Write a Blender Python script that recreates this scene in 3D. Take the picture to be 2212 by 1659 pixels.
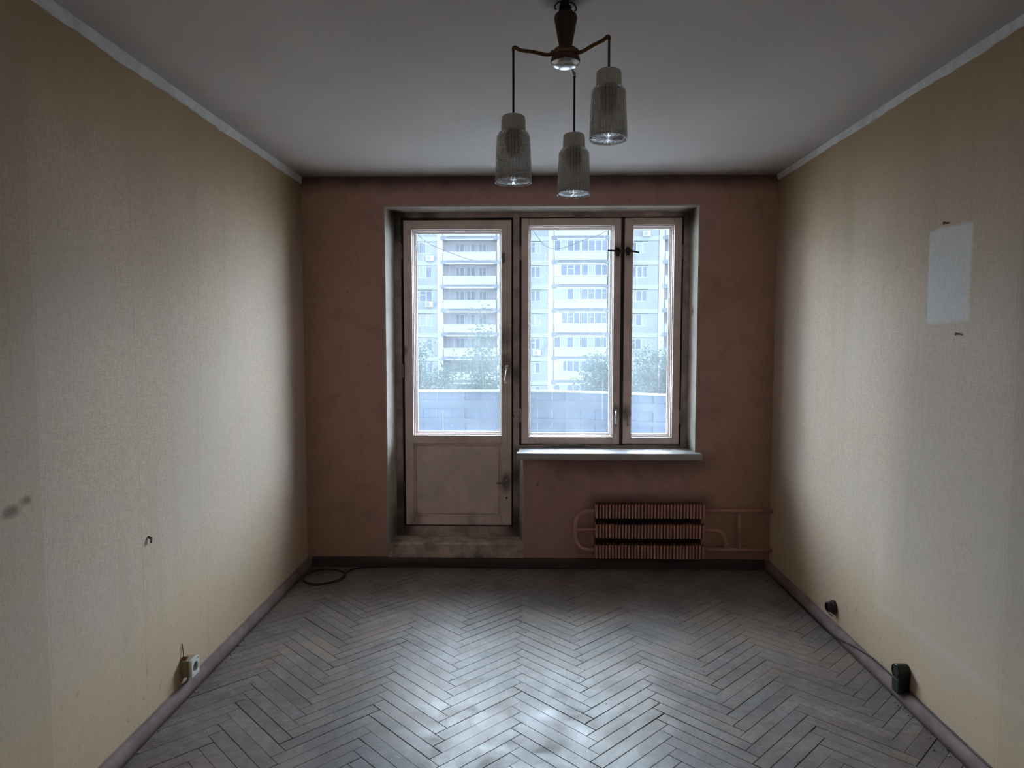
import bpy, bmesh, math, random
from mathutils import Vector, Matrix, Euler
from math import sin, cos, pi, sqrt, radians

random.seed(7)
for o in list(bpy.data.objects):
    bpy.data.objects.remove(o, do_unlink=True)
SC = bpy.context.scene
COL = SC.collection

# ------------------------------------------------------------------ camera, sky, exposure
cam_data = bpy.data.cameras.new('camera')
cam_data.sensor_fit = 'HORIZONTAL'
cam_data.sensor_width = 36.0
cam_data.lens = 36.0 * 1492.16 / 2212
cam_data.clip_start = 0.02
cam_data.clip_end = 400
cam = bpy.data.objects.new('camera', cam_data)
COL.objects.link(cam)
_Rz = Matrix.Rotation(0.02304, 4, 'Z')
_Rx = Matrix.Rotation(pi / 2 - 0.06735, 4, 'X')
cam.matrix_world = Matrix.Translation((0, -4.6488, 1.5746)) @ _Rz @ _Rx
SC.camera = cam

SKY = 38.0                                   # even overcast sky
world = bpy.data.worlds.new('overcast_sky')
SC.world = world
world.use_nodes = True
_bg = world.node_tree.nodes['Background']
_bg.inputs['Color'].default_value = (0.77, 0.885, 1.0, 1)
_bg.inputs['Strength'].default_value = SKY

# portal: tells the renderer where the sky enters the room (gives off no light itself)
pl = bpy.data.lights.new('window_portal', 'AREA')
pl.shape = 'RECTANGLE'
pl.size, pl.size_y = 2.1, 2.4
pl.cycles.is_portal = True
po = bpy.data.objects.new('window_portal', pl)
COL.objects.link(po)
po.location = (0.09, 0.37, 1.26)
po.rotation_euler = (-pi / 2, 0, 0)

# unseen warm fill lamp added behind the camera to brighten the window wall
hl_ = bpy.data.lights.new('added_fill_lamp', 'POINT')
hl_.energy = 10.0
hl_.color = (1.0, 0.84, 0.68)
hl_.shadow_soft_size = 0.12
ho = bpy.data.objects.new('added_fill_lamp', hl_)
COL.objects.link(ho)
ho.location = (-0.19, -6.5, 1.55)

SC.view_settings.view_transform = 'Standard'
SC.view_settings.look = 'None'
SC.view_settings.exposure = 0.0
SC.view_settings.gamma = 1.0
SC.view_settings.use_curve_mapping = False
cy = SC.cycles
cy.use_denoising = True
cy.use_adaptive_sampling = True
cy.adaptive_threshold = 0.02
cy.max_bounces = 12
cy.diffuse_bounces = 7
cy.glossy_bounces = 4
cy.transmission_bounces = 10
cy.transparent_max_bounces = 24
cy.caustics_reflective = False
cy.caustics_refractive = False
cy.sample_clamp_indirect = 6.0
cy.blur_glossy = 1.0

# ------------------------------------------------------------------ room measures (metres)
XL, XR, H, YF = -1.516, 1.641, 2.64, -5.40
OL, OR_, OT = -0.962, 1.133, 2.447          # opening at the room face of the back wall
FL, FR, FT = -0.930, 1.112, 2.437           # opening at the frame
FY = 0.18                                   # face of the window frame
DX = -0.028                                 # right edge of the door part of the opening

# ------------------------------------------------------------------ materials
def mat(name):
    m = bpy.data.materials.new(name)
    m.use_nodes = True
    nt = m.node_tree
    for n in list(nt.nodes):
        nt.nodes.remove(n)
    return m, nt

class G:
    """small node graph helper"""
    def __init__(s, name):
        s.m, s.t = mat(name)
        s.out = s.n('ShaderNodeOutputMaterial')
    def n(s, typ, **kw):
        nd = s.t.nodes.new(typ)
        for k, v in kw.items():
            setattr(nd, k, v)
        return nd
    def link(s, a, b):
        s.t.links.new(a, b)
    def set(s, sock, v):
        if hasattr(v, 'is_linked') or hasattr(v, 'links'):
            s.link(v, sock)
        else:
            sock.default_value = v
    def coord(s, which='Object'):
        return s.n('ShaderNodeTexCoord').outputs[which]
    def geopos(s):
        return s.n('ShaderNodeNewGeometry').outputs['Position']
    def mapping(s, vec, scale=(1, 1, 1), loc=(0, 0, 0), rot=(0, 0, 0)):
        m = s.n('ShaderNodeMapping')
        s.link(vec, m.inputs[0])
        m.inputs['Location'].default_value = loc
        m.inputs['Rotation'].default_value = rot
        m.inputs['Scale'].default_value = scale
        return m.outputs[0]
    def noise(s, vec, scale=5, detail=4, rough=0.55, dist=0.0, w=None):
        n = s.n('ShaderNodeTexNoise')
        if w is not None:
            n.noise_dimensions = '4D'
            s.set(n.inputs['W'], w)
        s.link(vec, n.inputs['Vector'])
        n.inputs['Scale'].default_value = scale
        n.inputs['Detail'].default_value = detail
        n.inputs['Roughness'].default_value = rough
        n.inputs['Distortion'].default_value = dist
        return n.outputs['Fac']
    def ramp(s, fac, stops, interp='LINEAR'):
        r = s.n('ShaderNodeValToRGB')
        r.color_ramp.interpolation = interp
        els = r.color_ramp.elements
        while len(els) < len(stops):
            els.new(0.5)
        for e, (p, c) in zip(els, stops):
            e.position = p
            e.color = (c, c, c, 1) if isinstance(c, (int, float)) else (*c, 1)
        s.link(fac, r.inputs[0])
        return r.outputs[0]
    def mix(s, fac, a, b, mode='MIX'):
        m = s.n('ShaderNodeMix', data_type='RGBA', blend_type=mode)
        s.set(m.inputs[0], fac)
        for sock, v in ((m.inputs[6], a), (m.inputs[7], b)):
            if isinstance(v, tuple):
                sock.default_value = (*v, 1)
            else:
                s.link(v, sock)
        return m.outputs[2]
    def math(s, op, a, b=0.0, c=0.0, clamp=False):
        m = s.n('ShaderNodeMath', operation=op, use_clamp=clamp)
        s.set(m.inputs[0], a); s.set(m.inputs[1], b)
        if len(m.inputs) > 2:
            s.set(m.inputs[2], c)
        return m.outputs[0]
    def sep(s, vec):
        x = s.n('ShaderNodeSeparateXYZ')
        s.link(vec, x.inputs[0])
        return x.outputs
    def bump(s, h, strength=0.3, dist=0.002):
        b = s.n('ShaderNodeBump')
        b.inputs['Strength'].default_value = strength
        b.inputs['Distance'].default_value = dist
        s.link(h, b.inputs['Height'])
        return b.outputs[0]
    def band(s, v, lo, hi, soft):
        """1 between lo and hi with soft edges"""
        def st(e0, e1):
            m = s.n('ShaderNodeMapRange', interpolation_type='SMOOTHSTEP')
            s.set(m.inputs[0], v)
            m.inputs[1].default_value, m.inputs[2].default_value = e0, e1
            return m.outputs[0]
        return s.math('MULTIPLY', st(lo - soft, lo + soft), s.math('SUBTRACT', 1.0, st(hi - soft, hi + soft)))
    def pbr(s, color, rough=0.7, metal=0.0, normal=None, spec=0.5, **extra):
        p = s.n('ShaderNodeBsdfPrincipled')
        if isinstance(color, tuple):
            p.inputs['Base Color'].default_value = (*color, 1)
        else:
            s.link(color, p.inputs['Base Color'])
        s.set(p.inputs['Roughness'], rough)
        p.inputs['Metallic'].default_value = metal
        p.inputs['Specular IOR Level'].default_value = spec
        for k, v in extra.items():
            s.set(p.inputs[k.replace('_', ' ')], v)
        if normal is not None:
            s.link(normal, p.inputs['Normal'])
        s.link(p.outputs[0], s.out.inputs[0])
        return p

def thin_fresnel(g):
    # the sheets do not bend the ray, so both faces must count as air-to-glass
    fr = g.n('ShaderNodeFresnel')
    back = g.n('ShaderNodeNewGeometry').outputs['Backfacing']
    g.link(g.math('MULTIPLY_ADD', back, 1 / 1.5 - 1.5, 1.5), fr.inputs['IOR'])
    return fr

M = {}

def paint(name, col, dirt, rough=0.55, amount=0.45, scale=6, spec=0.35, stains=()):
    """old brush paint, dirt in blotches and specks, tied to the thing's own coordinates"""
    g = G(name)
    c = g.geopos()
    n1 = g.noise(c, scale, 6, 0.65, 0.3)
    n2 = g.noise(c, scale * 9, 4, 0.6)
    f = g.ramp(n1, [(0.38, 0.0), (0.72, 1.0)])
    f2 = g.ramp(n2, [(0.60, 0.0), (0.74, 1.0)])
    k = g.math('MULTIPLY', f, amount)
    k2 = g.math('MULTIPLY', f2, amount * 0.9)
    k = g.math('MAXIMUM', k, k2)
    colr = g.mix(k, col, dirt)
    # grime of hands, hinges and damp, each at its own spot
    acc = None
    for (px_, py_, pz_, r_, s_) in stains:
        d = g.n('ShaderNodeVectorMath', operation='DISTANCE')
        g.link(g.mapping(c, (1, 0.6, 0.55), loc=(-px_, -py_ * 0.6, -pz_ * 0.55)), d.inputs[0])
        d.inputs[1].default_value = (0, 0, 0)
        mr = g.n('ShaderNodeMapRange', interpolation_type='SMOOTHSTEP')
        g.set(mr.inputs[0], g.math('ADD', d.outputs['Value'], g.math('MULTIPLY', g.math('SUBTRACT', n1, 0.5), r_ * 1.6)))
        mr.inputs[1].default_value, mr.inputs[2].default_value = r_, r_ * 0.15
        v_ = g.math('MULTIPLY', mr.outputs[0], s_)
        acc = v_ if acc is None else g.math('MAXIMUM', acc, v_)
    if acc is not None:
        colr = g.mix(acc, colr, tuple(x * 0.45 for x in dirt))
    bmp = g.bump(g.noise(g.mapping(c, (1, 1, 1)), 60, 4), 0.25, 0.0015)
    g.pbr(colr, rough, normal=bmp, spec=spec)
    M[name] = g.m
    return g.m

def plain(name, col, rough=0.6, metal=0.0, var=0.12, scale=30, spec=0.5):
    g = G(name)
    c = g.geopos()
    n = g.noise(c, scale, 4)
    lo = tuple(max(0, x * (1 - var)) for x in col)
    hi = tuple(min(1, x * (1 + var)) for x in col)
    g.pbr(g.mix(n, lo, hi), rough, metal, spec=spec)
    M[name] = g.m
    return g.m

def wallpaper(name, side):
    g = G(name)
    p = g.geopos()
    x, y, z = g.sep(p)
    base = (0.59, 0.462, 0.358)
    # linen weave: threads along and across
    wv = g.noise(g.mapping(p, (1, 55, 420)), 1.0, 3, 0.6)
    wh = g.noise(g.mapping(p, (1, 420, 40)), 1.0, 3, 0.6)
    weave = g.math('ADD', g.math('MULTIPLY', wv, 0.5), g.math('MULTIPLY', wh, 0.5))
    col = g.mix(g.ramp(weave, [(0.34, 0.0), (0.66, 1.0)]), tuple(b * 0.70 for b in base), tuple(min(1, b * 1.24) for b in base))
    # greying and long vertical runs
    big = g.noise(p, 1.3, 4, 0.6, 0.4)
    col = g.mix(g.math('MULTIPLY', g.ramp(big, [(0.40, 0.0), (0.70, 1.0)]), 0.55), col, (0.56, 0.485, 0.425))
    runs = g.noise(g.mapping(p, (1, 5.5, 0.35)), 1.0, 5, 0.65)
    col = g.mix(g.math('MULTIPLY', g.ramp(runs, [(0.52, 0.0), (0.75, 1.0)]), 0.40), col, (0.40, 0.34, 0.23))
    # darker and browner towards the ceiling
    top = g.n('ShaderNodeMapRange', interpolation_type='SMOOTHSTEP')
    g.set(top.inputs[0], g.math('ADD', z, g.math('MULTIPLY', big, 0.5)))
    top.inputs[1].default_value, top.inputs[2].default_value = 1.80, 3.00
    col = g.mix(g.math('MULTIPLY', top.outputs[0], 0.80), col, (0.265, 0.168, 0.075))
    # the paper kept its ochre low on the wall, bleached above
    lo_ = g.n('ShaderNodeMapRange', interpolation_type='SMOOTHSTEP')
    g.set(lo_.inputs[0], g.math('ADD', z, g.math('MULTIPLY', g.math('SUBTRACT', big, 0.5), 0.6)))
    lo_.inputs[1].default_value, lo_.inputs[2].default_value = 0.80, 0.20
    col = g.mix(g.math('MULTIPLY', lo_.outputs[0], 0.60), col, (0.555, 0.405, 0.255))
    # mould specks low on the wall
    sp = g.ramp(g.noise(g.mapping(p, (1, 1.0, 0.8)), 31, 5, 0.7, 0.6), [(0.615, 0.0), (0.69, 1.0)])
    low = g.n('ShaderNodeMapRange')
    g.set(low.inputs[0], z)
    low.inputs[1].default_value, low.inputs[2].default_value = 0.60, 0.02
    col = g.mix(g.math('MULTIPLY', g.math('MULTIPLY', sp, low.outputs[0]), 0.70), col, (0.16, 0.12, 0.07))
    bl = g.ramp(g.noise(g.mapping(p, (1, 2.2, 1.2)), 3.2, 3, 0.6), [(0.70, 0.0), (0.80, 1.0)])
    col = g.mix(g.math('MULTIPLY', bl, 0.30), col, (0.20, 0.17, 0.10))
    # strip seams, 0.53 m apart
    wob = g.math('MULTIPLY', g.noise(g.mapping(p, (0, 0, 3)), 1.0, 3), 0.022)
    off = {'left': 2.5445 + 0.011, 'right': 2.2800 + 0.011}[side]
    fr = g.math('FRACT', g.math('DIVIDE', g.math('ADD', g.math('ADD', y, wob), off + 5.3 - 0.011 * 2), 0.53))
    seam = g.math('MAXIMUM', g.math('LESS_THAN', fr, 0.0035), g.math('GREATER_THAN', fr, 0.9965))
    seam = g.math('MULTIPLY', seam, g.ramp(g.noise(g.mapping(p, (1, 1, 5)), 1.0, 3), [(0.40, 0.1), (0.6, 1.0)]))
    col = g.mix(g.math('MULTIPLY', seam, 0.30), col, (0.23, 0.18, 0.11))
    if side == 'right':
        yy = g.math('ADD', y, g.math('MULTIPLY', g.noise(p, 14, 3), 0.03))
        zz = g.math('ADD', z, g.math('MULTIPLY', g.noise(p, 12, 3), 0.03))
        a = g.math('MULTIPLY', g.band(yy, -2.012, -1.738, 0.010), g.band(zz, 1.650, 2.020, 0.010))
        pale = g.mix(g.ramp(weave, [(0.30, 0.0), (0.70, 1.0)]), (0.53, 0.51, 0.48), (0.76, 0.74, 0.72))
        col = g.mix(g.math('MULTIPLY', a, 0.85), col, pale)
        # pale outline left by a piece of furniture
        b1 = g.math('MULTIPLY', g.band(y, -2.9, -1.44, 0.03), g.band(z, 0.315, 0.350, 0.022))
        b2 = g.math('MULTIPLY', g.math('MULTIPLY', g.band(y, -1.475, -1.425, 0.035), g.band(z, 0.31, 0.72, 0.22)), 0.6)
        col = g.mix(g.math('MULTIPLY', g.math('MAXIMUM', b1, b2), 0.28), col, (0.64, 0.59, 0.53))
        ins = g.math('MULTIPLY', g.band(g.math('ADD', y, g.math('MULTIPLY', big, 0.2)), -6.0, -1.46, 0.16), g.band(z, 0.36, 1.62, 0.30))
        col = g.mix(g.math('MULTIPLY', ins, 0.40), col, (0.33, 0.285, 0.25))  # greyer area; dimming away from the window is painted in with it
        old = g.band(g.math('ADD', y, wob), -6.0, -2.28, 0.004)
        col = g.mix(g.math('MULTIPLY', old, 0.22), col, (0.30, 0.25, 0.18))  # darker end strips, light falloff towards the camera included in the colour
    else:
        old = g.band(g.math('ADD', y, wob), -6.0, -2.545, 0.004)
        col = g.mix(g.math('MULTIPLY', old, 0.20), col, (0.30, 0.24, 0.16))  # darker strips here also carry painted falloff towards the camera
        for (yc, zc, ry, rz) in ((-2.685, 1.064, 0.030, 0.016), (-2.622, 1.082, 0.018, 0.012)):
            a = g.math('MULTIPLY', g.band(g.math('ADD', y, g.math('MULTIPLY', g.noise(p, 40, 2), 0.02)), yc - ry + .01, yc + ry + .01, 0.018), g.band(z, zc - rz, zc + rz, 0.012))
            col = g.mix(g.math('MULTIPLY', a, 0.8), col, (0.16, 0.14, 0.09))
    hgt = g.math('ADD', g.math('MULTIPLY', weave, 1.0), g.math('MULTIPLY', g.noise(p, 18, 3), 1.2))
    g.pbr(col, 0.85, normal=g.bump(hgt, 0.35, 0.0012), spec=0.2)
    M[name] = g.m
    return g.m

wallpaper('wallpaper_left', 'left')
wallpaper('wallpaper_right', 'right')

def back_wall_paint():
    g = G('back_wall_paint')
    p = g.geopos()
    x, y, z = g.sep(p)
    n = g.noise(p, 1.4, 5, 0.6, 0.5)
    pink, ochre = (0.46, 0.270, 0.250), (0.45, 0.275, 0.190)
    # ochre at the two ends, pinker between
    e = g.math('SUBTRACT', 1.0, g.band(g.math('ADD', x, g.math('MULTIPLY', n, 0.5)), -0.75, 1.40, 0.30))
    k = g.math('ADD', g.math('MULTIPLY', e, 0.75), g.math('MULTIPLY', g.math('SUBTRACT', n, 0.5), 0.9), clamp=True)
    col = g.mix(k, pink, ochre)
    f = g.ramp(g.noise(p, 4.5, 6, 0.7, 0.6), [(0.50, 0.0), (0.75, 1.0)])
    col = g.mix(g.math('MULTIPLY', f, 0.40), col, (0.17, 0.10, 0.085))
    # soot line along the ceiling joint
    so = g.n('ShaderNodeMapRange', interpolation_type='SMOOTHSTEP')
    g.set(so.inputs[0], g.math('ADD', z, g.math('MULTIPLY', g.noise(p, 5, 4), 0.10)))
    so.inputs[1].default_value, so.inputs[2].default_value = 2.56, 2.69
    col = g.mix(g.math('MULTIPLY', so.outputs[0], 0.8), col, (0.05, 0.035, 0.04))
    # dark marks over the radiator and under the sill
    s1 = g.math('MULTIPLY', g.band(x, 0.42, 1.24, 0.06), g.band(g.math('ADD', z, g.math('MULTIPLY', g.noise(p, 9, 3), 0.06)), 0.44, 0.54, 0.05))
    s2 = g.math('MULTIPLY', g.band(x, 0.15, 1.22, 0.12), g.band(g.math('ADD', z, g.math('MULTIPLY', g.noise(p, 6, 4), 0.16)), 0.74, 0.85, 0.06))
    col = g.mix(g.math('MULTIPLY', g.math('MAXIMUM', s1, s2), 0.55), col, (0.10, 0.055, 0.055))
    gap_shade = g.math('MULTIPLY', g.band(x, 0.455, 1.18, 0.012), g.band(z, 0.09, 0.455, 0.012))
    col = g.mix(g.math('MULTIPLY', gap_shade, 0.93), col, (0.022, 0.017, 0.017))  # shade and dust behind the radiator rows painted near-black
    dots = g.ramp(g.noise(p, 22, 2, 0.5), [(0.735, 0.0), (0.76, 1.0)])
    col = g.mix(g.math('MULTIPLY', dots, 0.6), col, (0.08, 0.05, 0.04))
    h = g.math('ADD', g.noise(p, 90, 3), g.math('MULTIPLY', g.noise(p, 8, 4), 1.5))
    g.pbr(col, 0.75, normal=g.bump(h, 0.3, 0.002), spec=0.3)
    M['back_wall_paint'] = g.m
back_wall_paint()

def ceiling_mat():
    g = G('ceiling_whitewash')
    p = g.geopos()
    x, y, z = g.sep(p)
    n = g.noise(p, 1.2, 5, 0.6, 0.3)
    col = g.mix(n, (0.56, 0.53, 0.525), (0.76, 0.725, 0.71))
    # soot along the back wall and the hook
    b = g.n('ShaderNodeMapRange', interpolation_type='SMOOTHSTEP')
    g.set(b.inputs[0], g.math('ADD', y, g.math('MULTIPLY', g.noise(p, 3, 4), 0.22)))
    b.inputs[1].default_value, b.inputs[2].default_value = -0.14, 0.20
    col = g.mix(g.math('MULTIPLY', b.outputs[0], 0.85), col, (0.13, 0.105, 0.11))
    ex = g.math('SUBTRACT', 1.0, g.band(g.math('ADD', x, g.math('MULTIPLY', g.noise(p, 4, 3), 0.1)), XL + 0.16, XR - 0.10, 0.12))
    col = g.mix(g.math('MULTIPLY', ex, 0.35), col, (0.22, 0.20, 0.19))  # ceiling also darkens along both side walls
    d = g.n('ShaderNodeVectorMath', operation='DISTANCE')
    g.link(p, d.inputs[0]); d.inputs[1].default_value = (0.118, -2.38, 2.64)
    st = g.n('ShaderNodeMapRange', interpolation_type='SMOOTHSTEP')
    g.set(st.inputs[0], g.math('ADD', d.outputs['Value'], g.math('MULTIPLY', g.noise(p, 20, 4), 0.07)))
    st.inputs[1].default_value, st.inputs[2].default_value = 0.13, 0.04
    col = g.mix(g.math('MULTIPLY', st.outputs[0], 0.9), col, (0.035, 0.03, 0.03))
    h = g.math('ADD', g.noise(p, 120, 3), g.math('MULTIPLY', g.noise(p, 2.5, 3), 6))
    g.pbr(col, 0.9, normal=g.bump(h, 0.25, 0.0015), spec=0.15)
    M['ceiling_whitewash'] = g.m
ceiling_mat()

def parquet_mat():
    g = G('parquet_oak')
    oc = g.coord('Object')
    p = g.geopos()
    rnd = g.n('ShaderNodeObjectInfo').outputs['Random']
    w = g.math('MULTIPLY', rnd, 37.0)
    grain = g.noise(g.mapping(oc, (5, 95, 40)), 1.0, 5, 0.6, 0.8, w=w)
    tone = g.ramp(rnd, [(0.0, (0.150, 0.112, 0.092)), (0.3, (0.240, 0.185, 0.148)), (0.5, (0.185, 0.140, 0.120)), (0.75, (0.285, 0.225, 0.180)), (0.9, (0.205, 0.175, 0.165)), (1.0, (0.165, 0.130, 0.115))])
    col = g.mix(g.math('MULTIPLY', g.ramp(grain, [(0.3, 1.0), (0.7, 0.0)]), 0.60), tone, g.mix(0.6, tone, (0.045, 0.036, 0.032)))
    # grey wear, old dust, pinkish paint drag over the whole floor
    wear = g.noise(p, 2.1, 6, 0.65, 0.5)
    col = g.mix(g.math('MULTIPLY', g.ramp(wear, [(0.42, 0.0), (0.62, 1.0)]), 0.45), col, (0.27, 0.25, 0.245))
    dark = g.noise(g.mapping(p, (1.0, 1.4, 1), loc=(3, 1, 0)), 1.7, 6, 0.7, 0.8)
    col = g.mix(g.math('MULTIPLY', g.ramp(dark, [(0.48, 0.0), (0.66, 1.0)]), 0.60), col, (0.095, 0.090, 0.100))
    drag = g.noise(g.mapping(p, (1.2, 2.2, 1)), 1.3, 6, 0.7, 1.0)
    col = g.mix(g.math('MULTIPLY', g.ramp(drag, [(0.50, 0.0), (0.68, 1.0)]), 0.55), col, (0.215, 0.125, 0.11))
    # scratched, chalky flecks
    fl = g.ramp(g.noise(g.mapping(oc, (14, 60, 1)), 1.0, 6, 0.75, 0.4, w=w), [(0.56, 0.0), (0.68, 1.0)])
    col = g.mix(g.math('MULTIPLY', fl, 0.38), col, (0.42, 0.39, 0.37))
    mott = g.noise(p, 34, 6, 0.75)
    col = g.mix(g.math('MULTIPLY', g.ramp(mott, [(0.44, 0.0), (0.62, 1.0)]), 0.50), col, (0.085, 0.07, 0.064))
    sp = g.ramp(g.noise(p, 26, 2, 0.5), [(0.755, 0.0), (0.775, 1.0)])
    col = g.mix(g.math('MULTIPLY', sp, 0.8), col, (0.03, 0.025, 0.02))
    blot = g.noise(g.mapping(p, (1, 1, 1), loc=(7, 2, 0)), 7.0, 6, 0.7, 0.6)
    col = g.mix(g.math('MULTIPLY', g.ramp(blot, [(0.50, 0.0), (0.64, 1.0)]), 0.42), col, (0.10, 0.082, 0.078))
    chalk = g.ramp(g.noise(g.mapping(p, (9, 16, 1), rot=(0, 0, 0.7)), 1.0, 7, 0.8, 0.9), [(0.62, 0.0), (0.70, 1.0)])
    col = g.mix(g.math('MULTIPLY', chalk, 0.45), col, (0.48, 0.45, 0.43))
    tan = g.ramp(g.noise(g.mapping(p, (1, 1, 1), loc=(1, 9, 0)), 1.6, 5, 0.65), [(0.48, 0.0), (0.66, 1.0)])
    col = g.mix(g.math('MULTIPLY', tan, 0.40), col, (0.30, 0.22, 0.165))
    # varnish survives along the middle of the room, is gone near the walls
    x, y, z = g.sep(p)
    mid = g.band(g.math('ADD', x, g.math('MULTIPLY', wear, 0.6)), -0.75, 1.05, 0.55)
    ro = g.ramp(g.noise(p, 6.5, 6, 0.7, 0.4), [(0.34, 0.33), (0.46, 0.42), (0.56, 0.48), (0.68, 0.64)])
    ro = g.math('ADD', ro, g.math('MULTIPLY', g.math('SUBTRACT', 1.0, mid), 0.28))
    ro = g.math('ADD', ro, g.math('MULTIPLY', fl, 0.10), clamp=True)
    h = g.math('ADD', grain, g.math('MULTIPLY', g.noise(p, 45, 4), 0.8))
    g.pbr(col, ro, normal=g.bump(h, 0.22, 0.0012), spec=0.47)
    M['parquet_oak'] = g.m
parquet_mat()

DOOR_STAINS = ((-0.150, .178, 1.40, 0.07, 0.75), (-0.155, .178, 1.56, 0.08, 0.6), (-0.15, .178, 0.55, 0.06, 0.8), (-0.172, .178, 2.12, 0.035, 0.9),
               (0.692, .178, 1.05, 0.05, 0.8), (0.617, .178, 1.06, 0.04, 0.7), (0.62, .178, 2.16, 0.05, 0.6), (0.69, .178, 2.16, 0.05, 0.6), (-0.86, .178, 1.48, 0.03, 0.6), (-0.40, .178, 0.26, 0.06, 0.35), (-0.80, .178, 0.27, 0.07, 0.5))
FRAME_STAINS = ((-0.91, .17, 2.42, 0.20, 0.95), (-0.70, .17, 2.42, 0.12, 0.7), (-0.90, .17, 0.45, 0.12, 0.8), (-0.90, .17, 0.22, 0.14, 0.8), (-0.085, .17, 0.25, 0.12, 0.8), (-0.08, .17, 0.60, 0.08, 0.7), (1.09, .17, 2.40, 0.10, 0.8), (-0.085, .17, 1.32, 0.05, 0.6), (0.3, .17, 0.81, 0.25, 0.5))
REVEAL_STAINS = ((-0.930, .16, 2.42, 0.10, 0.95), (-0.93, .16, 0.25, 0.14, 0.7), (1.115, .14, 2.41, 0.10, 0.9), (1.115, .17, 0.81, 0.06, 0.7), (-0.05, .12, 0.2, 0.10, 0.7), (1.12, .10, 1.75, 0.025, 0.8))
paint('old_white_paint', (0.80, 0.635, 0.59), (0.17, 0.12, 0.105), 0.45, 0.32, 5.5, 0.4, DOOR_STAINS)
paint('grimy_paint', (0.52, 0.41, 0.375), (0.075, 0.06, 0.055), 0.6, 0.75, 7, 0.35, FRAME_STAINS)
paint('threshold_paint', (0.64, 0.51, 0.44), (0.08, 0.065, 0.058), 0.7, 0.9, 8)
paint('sill_paint', (0.42, 0.40, 0.395), (0.16, 0.12, 0.11), 0.42, 0.35, 8, 0.45)
paint('reveal_plaster', (0.49, 0.445, 0.39), (0.14, 0.11, 0.095), 0.8, 0.40, 5, 0.2, REVEAL_STAINS)
paint('coving_plaster', (0.70, 0.69, 0.68), (0.36, 0.34, 0.33), 0.9, 0.5, 12)
paint('skirting_paint', (0.235, 0.165, 0.155), (0.085, 0.065, 0.06), 0.72, 0.7, 9, 0.2)
paint('skirting_dark', (0.075, 0.055, 0.055), (0.03, 0.025, 0.025), 0.6, 0.6, 9)
paint('radiator_paint', (0.58, 0.315, 0.255), (0.20, 0.11, 0.095), 0.55, 0.40, 14, 0.35)
paint('putty', (0.74, 0.72, 0.70), (0.28, 0.22, 0.18), 0.6, 0.5, 25)
plain('subfloor', (0.022, 0.018, 0.016), 0.95)
plain('gap_dark', (0.045, 0.038, 0.042), 0.8)
plain('chrome', (0.72, 0.72, 0.74), 0.22, 1.0, 0.1)
plain('dull_steel', (0.30, 0.27, 0.26), 0.42, 0.9, 0.2)
plain('brass', (0.17, 0.095, 0.042), 0.36, 0.85, 0.25)
plain('bakelite_brown', (0.026, 0.012, 0.010), 0.5, 0.0, 0.3)
plain('lamp_maroon', (0.085, 0.028, 0.028), 0.22, 0.0, 0.2)
plain('rod_black', (0.018, 0.012, 0.013), 0.4)
plain('tape_black', (0.012, 0.011, 0.011), 0.9)
plain('black_plastic', (0.014, 0.013, 0.014), 0.30, 0.0, 0.3)
plain('cable_black', (0.010, 0.009, 0.010), 0.5)
plain('outlet_white', (0.66, 0.66, 0.62), 0.35)
plain('outlet_brown', (0.30, 0.25, 0.165), 0.5)
plain('outlet_dark', (0.10, 0.10, 0.085), 0.5)
plain('wire_red', (0.20, 0.06, 0.04), 0.6)
plain('rust', (0.10, 0.035, 0.025), 0.8)
plain('crumb', (0.42, 0.38, 0.34), 0.9)
plain('crumb_dark', (0.05, 0.045, 0.04), 0.9)
plain('bulb_base', (0.03, 0.027, 0.026), 0.5)
plain('room_plaster', (0.36, 0.29, 0.22), 0.9)

def glass_pane_mat(name, base, streak, seed):
    g = G(name)
    p = g.geopos()
    tr = g.n('ShaderNodeBsdfTransparent'); tr.inputs[0].default_value = (0.955, 0.975, 0.985, 1)
    gl = g.n('ShaderNodeBsdfGlossy'); gl.inputs['Roughness'].default_value = 0.02
    fr = thin_fresnel(g)
    m1 = g.n('ShaderNodeMixShader')
    g.link(fr.outputs[0], m1.inputs[0]); g.link(tr.outputs[0], m1.inputs[1]); g.link(gl.outputs[0], m1.inputs[2])
    df = g.n('ShaderNodeBsdfDiffuse'); df.inputs[0].default_value = (0.62, 0.66, 0.72, 1)
    tl = g.n('ShaderNodeBsdfTranslucent'); tl.inputs[0].default_value = (0.80, 0.86, 0.93, 1)
    m2 = g.n('ShaderNodeMixShader'); m2.inputs[0].default_value = 0.75
    g.link(df.outputs[0], m2.inputs[1]); g.link(tl.outputs[0], m2.inputs[2])
    runs = g.noise(g.mapping(p, (150, 1, 0.9), loc=(seed, 0, 0)), 1.0, 4, 0.6, 0.05)
    where = g.noise(g.mapping(p, (3, 1, 1.6), loc=(seed, 0, 0)), 1.0, 3)
    r = g.math('MULTIPLY', g.ramp(runs, [(0.63, 0.0), (0.73, 1.0)]), g.ramp(where, [(0.45, 0.0), (0.62, 1.0)]))
    spots = g.ramp(g.noise(p, 85, 2, 0.5), [(0.70, 0.0), (0.76, 1.0)])
    film = g.math('MULTIPLY', g.noise(g.mapping(p, (1, 1, 1), loc=(seed, 0, 0)), 3.0, 5), base * 2)
    k = g.math('ADD', film, g.math('MULTIPLY', g.math('MAXIMUM', r, g.math('MULTIPLY', spots, 0.6)), streak), clamp=True)
    m3 = g.n('ShaderNodeMixShader')
    g.link(k, m3.inputs[0]); g.link(m1.outputs[0], m3.inputs[1]); g.link(m2.outputs[0], m3.inputs[2])
    g.link(m3.outputs[0], g.out.inputs[0])
    M[name] = g.m
glass_pane_mat('pane_inner', 0.012, 0.06, 0.0)
glass_pane_mat('pane_outer', 0.022, 0.13, 5.3)

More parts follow.
